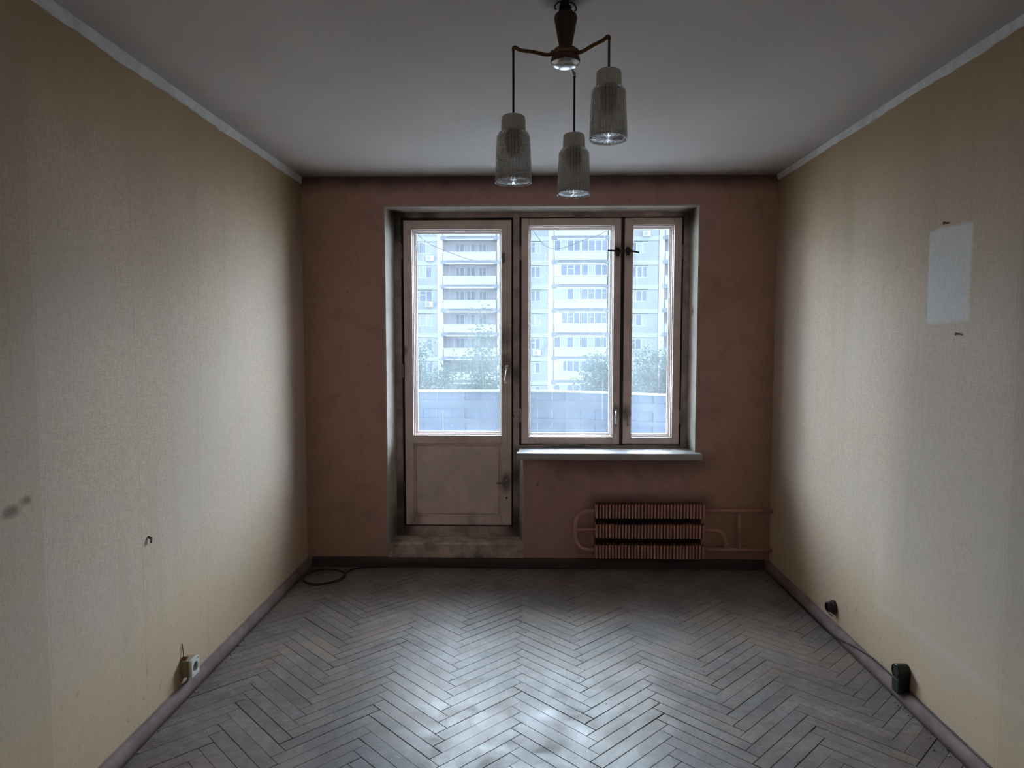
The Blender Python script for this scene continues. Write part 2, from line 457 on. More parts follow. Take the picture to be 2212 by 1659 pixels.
def shade_glass():
    g = G('pressed_glass')
    p = g.geopos()
    tr = g.n('ShaderNodeBsdfTransparent'); tr.inputs[0].default_value = (0.88, 0.88, 0.87, 1)
    df = g.n('ShaderNodeBsdfDiffuse'); df.inputs[0].default_value = (0.66, 0.63, 0.61, 1)
    tl = g.n('ShaderNodeBsdfTranslucent'); tl.inputs[0].default_value = (0.90, 0.88, 0.86, 1)
    gs = g.n('ShaderNodeBsdfGlossy'); gs.inputs['Roughness'].default_value = 0.12
    fr = thin_fresnel(g)
    m0 = g.n('ShaderNodeMixShader'); m0.inputs[0].default_value = 0.45
    g.link(df.outputs[0], m0.inputs[1]); g.link(tl.outputs[0], m0.inputs[2])
    m1 = g.n('ShaderNodeMixShader')
    ox, oy, oz = g.sep(g.coord('Object'))
    ang = g.math('ARCTAN2', oy, ox)
    fl = g.math('POWER', g.math('ABSOLUTE', g.math('COSINE', g.math('MULTIPLY', ang, 16.0))), 1.5)
    rw = g.math('POWER', g.math('ABSOLUTE', g.math('SINE', g.math('MULTIPLY', oz, pi / 0.0054))), 1.5)
    knob = g.math('MULTIPLY', fl, rw)
    thick = g.math('ADD', 0.22, g.math('MULTIPLY', knob, 0.50))
    g.link(thick, m1.inputs[0]); g.link(tr.outputs[0], m1.inputs[1]); g.link(m0.outputs[0], m1.inputs[2])
    m2 = g.n('ShaderNodeMixShader')
    g.link(fr.outputs[0], m2.inputs[0]); g.link(m1.outputs[0], m2.inputs[1]); g.link(gs.outputs[0], m2.inputs[2])
    g.link(m2.outputs[0], g.out.inputs[0])
    M['pressed_glass'] = g.m
    g = G('foot_glass')
    gl = g.n('ShaderNodeBsdfGlass')
    gl.inputs['Color'].default_value = (0.96, 0.97, 0.97, 1)
    gl.inputs['Roughness'].default_value = 0.05
    gl.inputs['IOR'].default_value = 1.5
    df = g.n('ShaderNodeBsdfTranslucent'); df.inputs[0].default_value = (0.9, 0.9, 0.9, 1)
    m2 = g.n('ShaderNodeMixShader'); m2.inputs[0].default_value = 0.12
    g.link(gl.outputs[0], m2.inputs[1]); g.link(df.outputs[0], m2.inputs[2])
    g.link(m2.outputs[0], g.out.inputs[0])
    M['foot_glass'] = g.m
    g = G('frosted_collar')
    df = g.n('ShaderNodeBsdfDiffuse'); df.inputs[0].default_value = (0.84, 0.80, 0.74, 1)
    tl = g.n('ShaderNodeBsdfTranslucent'); tl.inputs[0].default_value = (0.90, 0.87, 0.82, 1)
    gs = g.n('ShaderNodeBsdfGlossy'); gs.inputs['Roughness'].default_value = 0.25
    m = g.n('ShaderNodeMixShader'); m.inputs[0].default_value = 0.62
    g.link(df.outputs[0], m.inputs[1]); g.link(tl.outputs[0], m.inputs[2])
    m2 = g.n('ShaderNodeMixShader'); m2.inputs[0].default_value = 0.07
    g.link(m.outputs[0], m2.inputs[1]); g.link(gs.outputs[0], m2.inputs[2])
    g.link(m2.outputs[0], g.out.inputs[0])
    M['frosted_collar'] = g.m
shade_glass()

def translucent_sheet(name, col, tcol, k=0.6):
    g = G(name)
    p = g.geopos()
    n = g.noise(g.mapping(p, (6, 6, 1.5)), 1.5, 4)
    df = g.n('ShaderNodeBsdfDiffuse')
    tl = g.n('ShaderNodeBsdfTranslucent')
    g.link(g.mix(n, tuple(c * 0.9 for c in col), col), df.inputs[0])
    g.link(g.mix(n, tuple(c * 0.88 for c in tcol), tcol), tl.inputs[0])
    m = g.n('ShaderNodeMixShader'); m.inputs[0].default_value = k
    g.link(df.outputs[0], m.inputs[1]); g.link(tl.outputs[0], m.inputs[2])
    g.link(m.outputs[0], g.out.inputs[0])
    M[name] = g.m
translucent_sheet('parapet_sheet', (0.074, 0.106, 0.158), (0.060, 0.086, 0.130), 0.55)
translucent_sheet('leaf', (0.013, 0.022, 0.018), (0.016, 0.027, 0.019), 0.45)
plain('parapet_rail', (0.34, 0.42, 0.48), 0.6)
plain('parapet_cap', (0.126, 0.139, 0.147), 0.5, spec=0.1)
plain('bark', (0.021, 0.019, 0.017), 0.9, spec=0.1)
plain('ground_earth', (0.33, 0.32, 0.30), 0.95, 0.0, 0.3, 0.5)
plain('balcony_concrete', (0.46, 0.45, 0.43), 0.9)
plain('outside_plaster', (0.50, 0.48, 0.45), 0.9)

def facade(name, col, rib=0.0):
    g = G(name)
    p = g.geopos()
    x, y, z = g.sep(p)
    n = g.noise(g.mapping(p, (0.5, 0.5, 0.15)), 1.0, 5, 0.6)
    c = g.mix(n, tuple(v * 0.86 for v in col), tuple(v * 1.10 for v in col))
    if rib:
        s = g.math('SINE', g.math('MULTIPLY', x, 2 * pi / 0.19))
        f = g.ramp(g.math('MULTIPLY', g.math('ADD', s, 1.0), 0.5), [(0.05, 1.0), (0.30, 0.0)])
        jit = g.noise(g.mapping(p, (2.2, 1, 0.05)), 1.0, 2)
        c = g.mix(g.math('MULTIPLY', g.math('MULTIPLY', f, jit), rib), c, tuple(v * 0.35 for v in col))
    g.pbr(c, 0.9, spec=0.2)
    M[name] = g.m
facade('facade_panel', (0.0238, 0.0280, 0.0315), 1.3)
facade('facade_band', (0.0301, 0.0350, 0.0378))
facade('facade_white', (0.0434, 0.0462, 0.0490))
facade('loggia_back', (0.0406, 0.0385, 0.0434))
facade('balcony_front', (0.0420, 0.0448, 0.0469), 0.9)
facade('balcony_beam', (0.0126, 0.0154, 0.0203))
plain('far_frame', (0.0483, 0.0504, 0.0532), 0.6, spec=0.1)
plain('far_glass', (0.009, 0.013, 0.021), 0.6, spec=0.08)
plain('far_curtain', (0.027, 0.031, 0.038), 0.8, spec=0.1)
plain('ac_white', (0.0560, 0.0560, 0.0588), 0.5, spec=0.1)
plain('ac_dark', (0.021, 0.025, 0.032), 0.6, spec=0.1)
plain('cobweb_grey', (0.62, 0.62, 0.64), 0.9)
plain('string_white', (0.72, 0.72, 0.74), 0.8)

# ------------------------------------------------------------------ mesh builder
class MB:
    def __init__(s):
        s.v, s.f = [], []
    def add(s, verts, faces):
        k = len(s.v)
        s.v += [tuple(p) for p in verts]
        s.f += [tuple(i + k for i in f) for f in faces]
        return s
    def box(s, x0, x1, y0, y1, z0, z1):
        v = [(x, y, z) for x in (x0, x1) for y in (y0, y1) for z in (z0, z1)]
        return s.add(v, [(0, 1, 3, 2), (4, 6, 7, 5), (0, 4, 5, 1), (2, 3, 7, 6), (0, 2, 6, 4), (1, 5, 7, 3)])
    def prism(s, poly, axis, a, b):
        """2-D polygon extruded along an axis ('x': poly=(y,z), 'y': (x,z), 'z': (x,y))"""
        def P(q, t):
            return {'x': (t, q[0], q[1]), 'y': (q[0], t, q[1]), 'z': (q[0], q[1], t)}[axis]
        n = len(poly)
        v = [P(q, a) for q in poly] + [P(q, b) for q in poly]
        f = [tuple(range(n))[::-1], tuple(range(n, 2 * n))] + [(i, (i + 1) % n, n + (i + 1) % n, n + i) for i in range(n)]
        return s.add(v, f)
    def tube(s, pts, r, n=8, close=False):
        pts = [Vector(p) for p in pts]
        rs = r if isinstance(r, (list, tuple)) else [r] * len(pts)
        rings, up = [], None
        for i, p in enumerate(pts):
            a = pts[i - 1] if (i or close) else p
            b = pts[(i + 1) % len(pts)] if (i < len(pts) - 1 or close) else p
            d = (b - a).normalized()
            if up is None:
                up = d.orthogonal().normalized()
            else:
                up = (up - d * up.dot(d))
                up = up.normalized() if up.length > 1e-6 else d.orthogonal().normalized()
            w = d.cross(up)
            rings.append([p + (up * cos(2 * pi * k / n) + w * sin(2 * pi * k / n)) * rs[i] for k in range(n)])
        v = [q for ring in rings for q in ring]
        f = []
        m = len(rings)
        for i in range(m if close else m - 1):
            j = (i + 1) % m
            for k in range(n):
                l = (k + 1) % n
                f.append((i * n + k, j * n + k, j * n + l, i * n + l))
        if not close:
            f.append(tuple(range(n)))
            f.append(tuple((m - 1) * n + k for k in range(n))[::-1])
        return s.add(v, f)
    def lathe(s, prof, c=(0, 0, 0), n=24, axis='z', mod=None):
        """prof: list of (r, h) along the axis; end points with r=0 close it"""
        rings, v, f = [], [], []
        for i, (r, h) in enumerate(prof):
            if r <= 1e-7:
                rings.append([len(v)]); v.append((0, 0, h))
            else:
                rings.append(list(range(len(v), len(v) + n)))
                for k in range(n):
                    a = 2 * pi * k / n
                    rr = r + (mod(a, h, i) if mod else 0)
                    v.append((rr * cos(a), rr * sin(a), h))
        for A, B in zip(rings, rings[1:]):
            for k in range(n):
                l = (k + 1) % n
                if len(A) == 1 and len(B) == 1:
                    break
                if len(A) == 1:
                    f.append((A[0], B[l], B[k]))
                elif len(B) == 1:
                    f.append((A[k], A[l], B[0]))
                else:
                    f.append((A[k], A[l], B[l], B[k]))
        def tr(p):
            x, y, z = p
            if axis == 'x': x, y, z = z, x, y
            elif axis == '-x': x, y, z = -z, x, -y
            elif axis == '-y': x, y, z = x, -z, y
            return (x + c[0], y + c[1], z + c[2])
        return s.add([tr(p) for p in v], f)
    def mesh(s, name, material, off=(0, 0, 0), smooth=False):
        me = bpy.data.meshes.new(name)
        me.from_pydata([(p[0] - off[0], p[1] - off[1], p[2] - off[2]) for p in s.v], [], s.f)
        bm = bmesh.new(); bm.from_mesh(me)
        bmesh.ops.recalc_face_normals(bm, faces=bm.faces)
        bm.to_mesh(me); bm.free()
        if material:
            me.materials.append(M[material])
        if smooth:
            for p in me.polygons:
                p.use_smooth = True
        return me

def wloc(o):
    l = Vector(o.location)
    while o.parent:
        o = o.parent
        l += Vector(o.location)
    return l

def tag(o, label=None, cat=None, group=None, kind=None):
    if label: o['label'] = label
    if cat: o['category'] = cat
    if group: o['group'] = group
    if kind: o['kind'] = kind
    return o

def root(name, loc, label=None, cat=None, group=None, kind=None):
    o = bpy.data.objects.new(name, None)
    o.empty_display_size = 0.1
    COL.objects.link(o)
    o.location = loc
    return tag(o, label, cat, group, kind)

def put(name, mb, material, parent=None, smooth=False, bevel=0.0, label=None, segs=2):
    """mb is in room coordinates; the object hangs under parent at the same place"""
    off = wloc(parent) if parent else Vector((0, 0, 0))
    o = bpy.data.objects.new(name, mb.mesh(name, material, off, smooth))
    COL.objects.link(o)
    if parent:
        o.parent = parent
    if bevel:
        b = o.modifiers.new('bevel', 'BEVEL')
        b.width, b.segments, b.limit_method, b.angle_limit = bevel, segs, 'ANGLE', radians(40)
    if label:
        o['label'] = label
    return o

def inst(name, me, parent, loc, rotz=0.0, scale=None):
    o = bpy.data.objects.new(name, me)
    COL.objects.link(o)
    o.parent = parent
    o.location = loc
    if rotz: o.rotation_euler = (0, 0, rotz)
    if scale: o.scale = scale
    return o

def frame_rect(mb, x0, x1, z0, z1, ix0, ix1, iz0, iz1, y0, y1):
    """rectangular sash: two stiles and two rails between"""
    mb.box(x0, ix0, y0, y1, z0, z1)
    mb.box(ix1, x1, y0, y1, z0, z1)
    mb.box(ix0, ix1, y0, y1, z0, iz0)
    mb.box(ix0, ix1, y0, y1, iz1, z1)
    return mb

def smooth_path(pts, n=6):
    """Catmull-Rom through the points"""
    P = [Vector(p) for p in pts]
    P = [2 * P[0] - P[1]] + P + [2 * P[-1] - P[-2]]
    out = []
    for i in range(1, len(P) - 2):
        a, b, c, d = P[i - 1:i + 3]
        for k in range(n):
            t = k / n
            out.append(0.5 * ((2 * b) + (c - a) * t + (2 * a - 5 * b + 4 * c - d) * t * t + (3 * b - a - 3 * c + d) * t ** 3))
    out.append(P[-2])
    return out

# ================================================================== ROOM SHELL
T = 0.18
w = MB().box(XL - T, XL, YF - T, 0.36, -0.2, H + 0.2)
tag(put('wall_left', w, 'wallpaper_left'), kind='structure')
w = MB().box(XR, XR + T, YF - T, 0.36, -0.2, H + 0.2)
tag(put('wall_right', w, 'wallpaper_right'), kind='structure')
DW0, DW1, DWT = -0.62, 0.72, 2.08           # unseen doorway, added so the fill lamp reaches the room
w = MB().box(XL, DW0, YF - T, YF, -0.2, H + 0.2).box(DW1, XR, YF - T, YF, -0.2, H + 0.2).box(DW0, DW1, YF - T, YF, DWT, H + 0.2).box(DW0, DW1, YF - T, YF, -0.2, 0.0)
tag(put('wall_front', w, 'room_plaster'), kind='structure')
HX0, HX1, HY = -1.9, 2.0, -7.6
w = MB().box(HX0 - .1, HX0, HY, YF - T, 0, H).box(HX1, HX1 + .1, HY, YF - T, 0, H).box(HX0, HX1, HY - .1, HY, 0, H).box(HX0, HX1, HY, YF - T, H, H + .1).box(HX0, HX1, HY, YF - T, -0.1, 0.0)
tag(put('wall_added_hall', w, 'room_plaster'), kind='structure')  # unseen hall, added to hold the fill lamp
w = MB().box(XL, XR, YF, 0.0, H, H + 0.2)
tag(put('ceiling', w, 'ceiling_whitewash'), kind='structure')

w = MB()
w.box(XL, OL, 0, FY, -0.2, H + 0.2); w.box(XL, FL, FY, 0.36, -0.2, H + 0.2)
w.box(OR_, XR, 0, FY, -0.2, H + 0.2); w.box(FR, XR, FY, 0.36, -0.2, H + 0.2)
w.box(OL, OR_, 0, FY, OT, H + 0.2); w.box(FL, FR, FY, 0.36, FT, H + 0.2)
w.box(DX, OR_, 0, FY, -0.2, 0.757); w.box(-0.060, FR, FY, 0.36, -0.2, 0.800)
w.box(OL, DX, 0, FY, -0.2, 0.0); w.box(FL, -0.060, FY + 0.004, 0.36, -0.2, 0.163)
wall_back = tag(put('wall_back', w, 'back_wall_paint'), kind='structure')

# plaster reveals that splay in to the frame, with a slightly ragged room edge
def ragged_reveal(axis_pts):
    return axis_pts
mb = MB()
def vstrip(x_room, x_frame, z0, z1, n=46):
    rr = random.Random(int(z1 * 1000) + int(x_room * 77))
    v, f = [], []
    for i in range(n + 1):
        z = z0 + (z1 - z0) * i / n
        j = rr.uniform(-0.0018, 0.0018)
        sgn = -1 if x_room < x_frame else 1
        edge = x_room + sgn * (0.0015 + abs(j))
        v += [(edge, -0.0015, z), (x_room - sgn * 0.006, -0.0015 if i % 3 else -0.001, z), (x_frame, FY, z)]
    for i in range(n):
        a = i * 3
        f += [(a, a + 1, a + 4, a + 3), (a + 1, a + 2, a + 5, a + 4)]
    mb.add(v, f)
vstrip(OL, FL, 0.163, OT)
vstrip(OR_, FR, 0.800, OT)
vstrip(DX, -0.060, 0.163, 0.757, 14)
v, f, n = [], [], 44
rr = random.Random(5)
for i in range(n + 1):
    x = OL + (OR_ - OL) * i / n
    e = OT + 0.0015 + abs(rr.uniform(-0.0018, 0.0018)) + 0.002 * (x - OL)
    xf = FL + (FR - FL) * i / n
    v += [(x, -0.0015, e), (x, -0.0015, OT - 0.006), (xf, FY, FT - 0.001)]
for i in range(n):
    a = i * 3
    f += [(a, a + 1, a + 4, a + 3), (a + 1, a + 2, a + 5, a + 4)]
mb.add(v, f)
put('reveal', mb, 'reveal_plaster', wall_back, label='off-white plaster reveal around the opening')

# ragged plaster strips along the ceiling joint
def coving(name, side):
    mb = MB()
    rr = random.Random(11 if side < 0 else 12)
    n = 120
    v, f = [], []
    xw = XL if side < 0 else XR
    for i in range(n + 1):
        y = YF + (0 - YF) * i / n
        hgt = (0.044 if side < 0 else 0.036) + rr.uniform(-0.003, 0.003) + 0.003 * sin(i * 0.35)
        d = 0.006 + rr.uniform(-0.0015, 0.0015)
        x1 = xw - side * d
        v += [(xw, y, H - hgt), (x1, y, H - hgt + 0.004), (xw - side * (d + 0.004), y, H - 0.0005), (xw, y, H - 0.0005)]
    for i in range(n):
        a = i * 4
        f += [(a, a + 1, a + 5, a + 4), (a + 1, a + 2, a + 6, a + 5), (a + 2, a + 3, a + 7, a + 6)]
    mb.add(v, f)
    tag(put(name, mb, 'coving_plaster', smooth=False), kind='structure')
coving('trim_1', -1)
coving('trim_2', 1)

# skirting
def skirting_profile(th, h):
    return [(0, 0), (th, 0), (th, h * 0.45), (th * 0.82, h * 0.75), (th * 0.45, h * 0.96), (0.0, h)]
prof = skirting_profile(0.030, 0.058)
mb = MB(); 
def skirting(name, xw, sgn, th, h, material, seed):
    rr = random.Random(seed)
    mb = MB()
    n, P = 90, skirting_profile(th, h)
    v, f = [], []
    for i in range(n + 1):
        y = YF + (0.0 - YF) * i / n
        wob = rr.uniform(-0.0012, 0.0012)
        for (a, b) in P:
            v.append((xw + sgn * (a + (wob if a > 0 else 0)), y, b + (wob if b > 0.01 else 0)))
    m = len(P)
    for i in range(n):
        for k in range(m - 1):
            a = i * m + k
            f.append((a, a + 1, a + m + 1, a + m))
    mb.add(v, f)
    tag(put(name, mb, material, smooth=True), kind='structure')
skirting('baseboard_left', XL, 1, 0.032, 0.058, 'skirting_paint', 1)
skirting('baseboard_right', XR, -1, 0.032, 0.058, 'skirting_paint', 2)
mb = MB()
mb.prism([(0, 0), (-0.025, 0), (-0.025, 0.05), (-0.017, 0.064), (0, 0.068)], 'x', XL + 0.032, XR - 0.032)
tag(put('baseboard_back', mb, 'skirting_dark', bevel=0.002), kind='structure')

# ================================================================== FLOOR: herringbone parquet
floor = tag(put('floor', MB().box(XL, XR, YF, 0.0, -0.2, -0.013), 'subfloor'), kind='structure')
PL_L, PL_W, PX, PY = 0.42355, 0.0588, -0.066, -1.292
def plank_mesh(poly, name='plank', rs=0.0):
    """poly in plank coordinates (x along the grain), bevelled top edge"""
    cx = sum(p[0] for p in poly) / len(poly); cyy = sum(p[1] for p in poly) / len(poly)
    n = len(poly)
    b = 0.0007
    def inset(p):
        return (p[0] - (b if p[0] > cx else -b), p[1] - (b if p[1] > cyy else -b))
    v = [(p[0], p[1], -0.013) for p in poly] + [(p[0], p[1], -b) for p in poly] + [(*inset(p), 0.0) for p in poly]
    f = [tuple(range(2 * n, 3 * n))]
    for i in range(n):
        j = (i + 1) % n
        f += [(i, j, n + j, n + i), (n + i, n + j, 2 * n + j, 2 * n + i)]
    return v, f
def clip(poly, a, b, c):
    """keep a*x+b*y<=c"""
    out = []
    for i, p in enumerate(poly):
        q = poly[(i + 1) % len(poly)]
        dp, dq = a * p[0] + b * p[1] - c, a * q[0] + b * q[1] - c
        if dp <= 0: out.append(p)
        if (dp < 0 < dq) or (dq < 0 < dp):
            t = dp / (dp - dq)
            out.append((p[0] + (q[0] - p[0]) * t, p[1] + (q[1] - p[1]) * t))
    return out
std = []
for GAP in (0.0006, 0.0009, 0.0013, 0.0020):
    hl, hw = PL_L / 2 - GAP, PL_W / 2 - GAP
    v, f = plank_mesh([(-hl, -hw), (hl, -hw), (hl, hw), (-hl, hw)])
    me = bpy.data.meshes.new('plank'); me.from_pydata(v, [], f); me.materials.append(M['parquet_oak'])
    std.append(me)
GAP = 0.0009
hl, hw = PL_L / 2 - GAP, PL_W / 2 - GAP
u = Vector((1, 1)) / sqrt(2); vv = Vector((-1, 1)) / sqrt(2)
planks = []
rp = random.Random(3)
for m in range(-4, 5):
    for k in range(-62, 40):
        P = Vector((PX + m * PL_L * sqrt(2), PY + k * PL_W * sqrt(2)))
        for kind in 'AB':
            if kind == 'A':
                c, ang = P - u * PL_L / 2 - vv * PL_W / 2, pi / 4
            else:
                c, ang = P + u * PL_W / 2 - vv * PL_L / 2, -pi / 4
            if not (XL - .25 < c.x < XR + .25 and YF - .25 < c.y < 0.25):
                continue
            R2 = Matrix.Rotation(ang, 2)
            poly = [R2 @ Vector(q) + c for q in ((-hl, -hw), (hl, -hw), (hl, hw), (-hl, hw))]
            inside = all(XL < q.x < XR and YF < q.y < 0 for q in poly)
            if not inside:
                pc = [(q.x, q.y) for q in poly]
                for a, b, d in ((1, 0, XR - .001), (-1, 0, -XL - .001), (0, 1, -.001), (0, -1, -YF - .001)):
                    pc = clip(pc, a, b, d)
                    if len(pc) < 3: break
                if len(pc) < 3: continue
                area = 0.5 * abs(sum(pc[i][0] * pc[(i + 1) % len(pc)][1] - pc[(i + 1) % len(pc)][0] * pc[i][1] for i in range(len(pc))))
                if area < 2e-5: continue
                Ri = Matrix.Rotation(-ang, 2)
                pl_ = [tuple(Ri @ (Vector(q) - c)) for q in pc]
                cen = Vector((sum(q[0] for q in pc) / len(pc), sum(q[1] for q in pc) / len(pc)))
            else:
                pl_, area, cen = None, PL_L * PL_W, c
            # how large it shows from the middle of the room
            dep = cen.y + 4.65
            vis = dep > 2.55 and abs(cen.x) < dep * 0.80
            planks.append((area / dep ** 3 if vis else -dep, c, ang, pl_))
planks.sort(key=lambda t: -t[0])
rest = MB()
for i, (size, c, ang, pl_) in enumerate(planks):
    dz = rp.uniform(-0.0007, 0.0004)
    sx = c.x + rp.gauss(0, 0.0004); sy = c.y + rp.gauss(0, 0.0004)
    if i < 300 and size > 0:
        if pl_ is None:
            me = rp.choices(std, (2, 4, 3, 1.2))[0]
        else:
            v, f = plank_mesh(pl_)
            me = bpy.data.meshes.new('plank'); me.from_pydata(v, [], f); me.materials.append(M['parquet_oak'])
        o = inst('plank', me, floor, (sx, sy, dz), ang + rp.gauss(0, 0.0012))
        o.rotation_euler = (rp.gauss(0, 0.004), rp.gauss(0, 0.0006), ang + rp.gauss(0, 0.0012))
    else:
        v, f = plank_mesh(pl_ or [(-hl, -hw), (hl, -hw), (hl, hw), (-hl, hw)])
        R2 = Matrix.Rotation(ang, 2)
        rest.add([(*(R2 @ Vector(q[:2]) + Vector((sx, sy))), q[2] + dz) for q in v], f)
tag(put('planks', rest, 'parquet_oak', floor), kind='stuff')

# ================================================================== DOOR AND WINDOW
win = root('window_1', (0.5, FY, 0.80), kind='structure')
door = root('door_1', (-0.49, FY, 0.163), kind='structure')

# fixed frame (door side and window side share the post between them)
mb = MB()
YB = 0.335
mb.box(FL, -0.884, FY, YB, 0.163, FT)                       # left jamb
mb.box(-0.884, -0.104, FY, YB, 2.400, FT)                   # head over the door
mb.box(-0.104, -0.060, FY, YB, 0.163, FT)                   # post between door and window
mb.box(-0.884, -0.104, FY + 0.004, YB, 0.160, 0.232)        # threshold rail
put('door_frame', mb, 'grimy_paint', door, bevel=0.003)
mb = MB()
mb.box(-0.884, -0.855, FY + 0.024, FY + 0.06, 0.232, 2.400)  # rebates that the leaf closes on
mb.box(-0.128, -0.104, FY + 0.024, FY + 0.06, 0.232, 2.400)
mb.box(-0.855, -0.128, FY + 0.024, FY + 0.06, 2.372, 2.400)
mb.box(-0.884, -0.104, FY + 0.024, FY + 0.06, 0.225, 0.250)
put('door_stop', mb, 'gap_dark', door)

mb = MB()
mb.box(-0.060, FR, FY, YB, 2.402, FT)
mb.box(1.070, FR, FY, YB, 0.80, 2.402)
mb.box(-0.060, 1.070, FY, YB, 0.80, 0.818)
put('window_frame', mb, 'grimy_paint', win, bevel=0.003)
mb = MB()
mb.box(-0.060, -0.030, FY + 0.022, FY + 0.06, 0.818, 2.402)
mb.box(0.625, 0.682, FY + 0.014, YB, 0.818, 2.402)
mb.box(1.048, 1.070, FY + 0.022, FY + 0.06, 0.818, 2.402)
mb.box(-0.03, 1.048, FY + 0.022, FY + 0.06, 2.385, 2.402)
mb.box(-0.03, 1.048, FY + 0.022, FY + 0.06, 0.818, 0.832)
put('window_stop', mb, 'gap_dark', win)

def glazing_bead(mb, x0, x1, z0, z1, y0, y1, t):
    frame_rect(mb, x0, x1, z0, z1, x0 + t, x1 - t, z0 + t, z1 - t, y0, y1)

def sash(parent, name, x0, x1, z0, z1, gx0, gx1, gz0, gz1, label):
    mb = MB()
    frame_rect(mb, x0, x1, z0, z1, gx0, gx1, gz0, gz1, FY - 0.002, FY + 0.042)
    s = put(name, mb, 'old_white_paint', parent, bevel=0.004, label=label)
    b = MB()
    glazing_bead(b, gx0, gx1, gz0, gz1, FY + 0.022, FY + 0.040, 0.006)
    put('putty', b, 'putty', s, bevel=0.002)
    p = MB().box(gx0 + 0.0005, gx1 - 0.0005, FY + 0.0285, FY + 0.0315, gz0 + 0.0005, gz1 - 0.0005)
    put('pane', p, 'pane_inner', s)
    return s
def outer_sash(parent, name, x0, x1, z0, z1, gx0, gx1, gz0, gz1):
    mb = MB()
    frame_rect(mb, x0, x1, z0, z1, gx0, gx1, gz0, gz1, FY + 0.090, FY + 0.135)
    s = put(name, mb, 'old_white_paint', parent, bevel=0.004)
    b = MB()
    glazing_bead(b, gx0, gx1, gz0, gz1, FY + 0.098, FY + 0.118, 0.007)
    put('putty', b, 'putty', s, bevel=0.002)
    p = MB().box(gx0 + 0.0005, gx1 - 0.0005, FY + 0.1085, FY + 0.1115, gz0 + 0.0005, gz1 - 0.0005)
    put('pane', p, 'pane_outer', s)
    return s

wide = sash(win, 'wide_sash', -0.046, 0.641, 0.824, 2.394, 0.007, 0.591, 0.878, 2.342, 'wide wooden casement with a single large pane')
narrow = sash(win, 'narrow_sash', 0.666, 1.058, 0.826, 2.394, 0.724, 1.005, 0.875, 2.346, 'narrow wooden casement at the right end')
outer_sash(win, 'outer_sash', -0.052, 0.640, 0.819, 2.400, 0.014, 0.583, 0.884, 2.335)
outer_sash(win, 'outer_sash', 0.668, 1.066, 0.819, 2.400, 0.731, 0.997, 0.882, 2.338)

# door leaf
mb = MB()
lx0, lx1, lz0, lz1 = -0.866, -0.115, 0.243, 2.383
gx0, gx1, gz0, gz1 = -0.806, -0.186, 0.887, 2.319
y0, y1 = FY - 0.002, FY + 0.042
mb.box(lx0, gx0, y0, y1, lz0, lz1)
mb.box(gx1, lx1, y0, y1, lz0, lz1)
mb.box(gx0, gx1, y0, y1, gz1, lz1)
mb.box(gx0, gx1, y0, y1, 0.826, gz0)
mb.box(gx0, gx1, y0, y1, lz0, 0.305)
leaf = put('leaf', mb, 'old_white_paint', door, bevel=0.004)
mb = MB()
frame_rect(mb, gx0, gx1, 0.305, 0.826, gx0 + 0.012, gx1 - 0.012, 0.317, 0.814, y0 + 0.010, y0 + 0.02)
mb.box(gx0 + 0.018, gx1 - 0.018, y0 + 0.006, y0 + 0.02, 0.323, 0.808)
mb.box(gx0, gx1, y0 + 0.018, y1, 0.305, 0.826)
put('panel', mb, 'old_white_paint', leaf, bevel=0.003)
b = MB(); glazing_bead(b, gx0, gx1, gz0, gz1, FY + 0.022, FY + 0.040, 0.006)
put('putty', b, 'putty', leaf, bevel=0.002)
put('pane', MB().box(gx0 + .0005, gx1 - .0005, FY + 0.0285, FY + 0.0315, gz0 + .0005, gz1 - .0005), 'pane_inner', leaf)
# second leaf outside
mb = MB()
ogx0, ogx1, ogz0, ogz1 = gx0 + 0.010, gx1 - 0.010, gz0 + 0.006, gz1 - 0.008
mb.box(-0.872, ogx0, FY + .09, FY + .135, 0.236, 2.398)
mb.box(ogx1, -0.110, FY + .09, FY + .135, 0.236, 2.398)
mb.box(ogx0, ogx1, FY + .09, FY + .135, ogz1, 2.398)
mb.box(ogx0, ogx1, FY + .09, FY + .135, 0.236, ogz0)
oleaf = put('outer_leaf', mb, 'old_white_paint', door, bevel=0.004)
b = MB(); glazing_bead(b, ogx0, ogx1, ogz0, ogz1, FY + 0.098, FY + 0.118, 0.007)
put('putty', b, 'putty', oleaf, bevel=0.002)
put('pane', MB().box(ogx0 + .0005, ogx1 - .0005, FY + .1085, FY + .1115, ogz0 + .0005, ogz1 - .0005), 'pane_outer', oleaf)

# hardware
def hinge(parent, x, z):
    mb = MB()
    mb.lathe([(0, -0.05), (0.005, -0.05), (0.0055, -0.004), (0.004, -0.002), (0.004, 0.002), (0.0055, 0.004), (0.005, 0.05), (0, 0.05)], (x, FY + 0.004, z), 10)
    put('hinge', mb, 'grimy_paint', parent, smooth=True)
for z in (0.50, 1.34, 2.17): hinge(door, -0.877, z)
for z in (1.028, 2.16): hinge(win, -0.053, z)
for z in (1.02, 2.16): hinge(win, 1.0645, z)

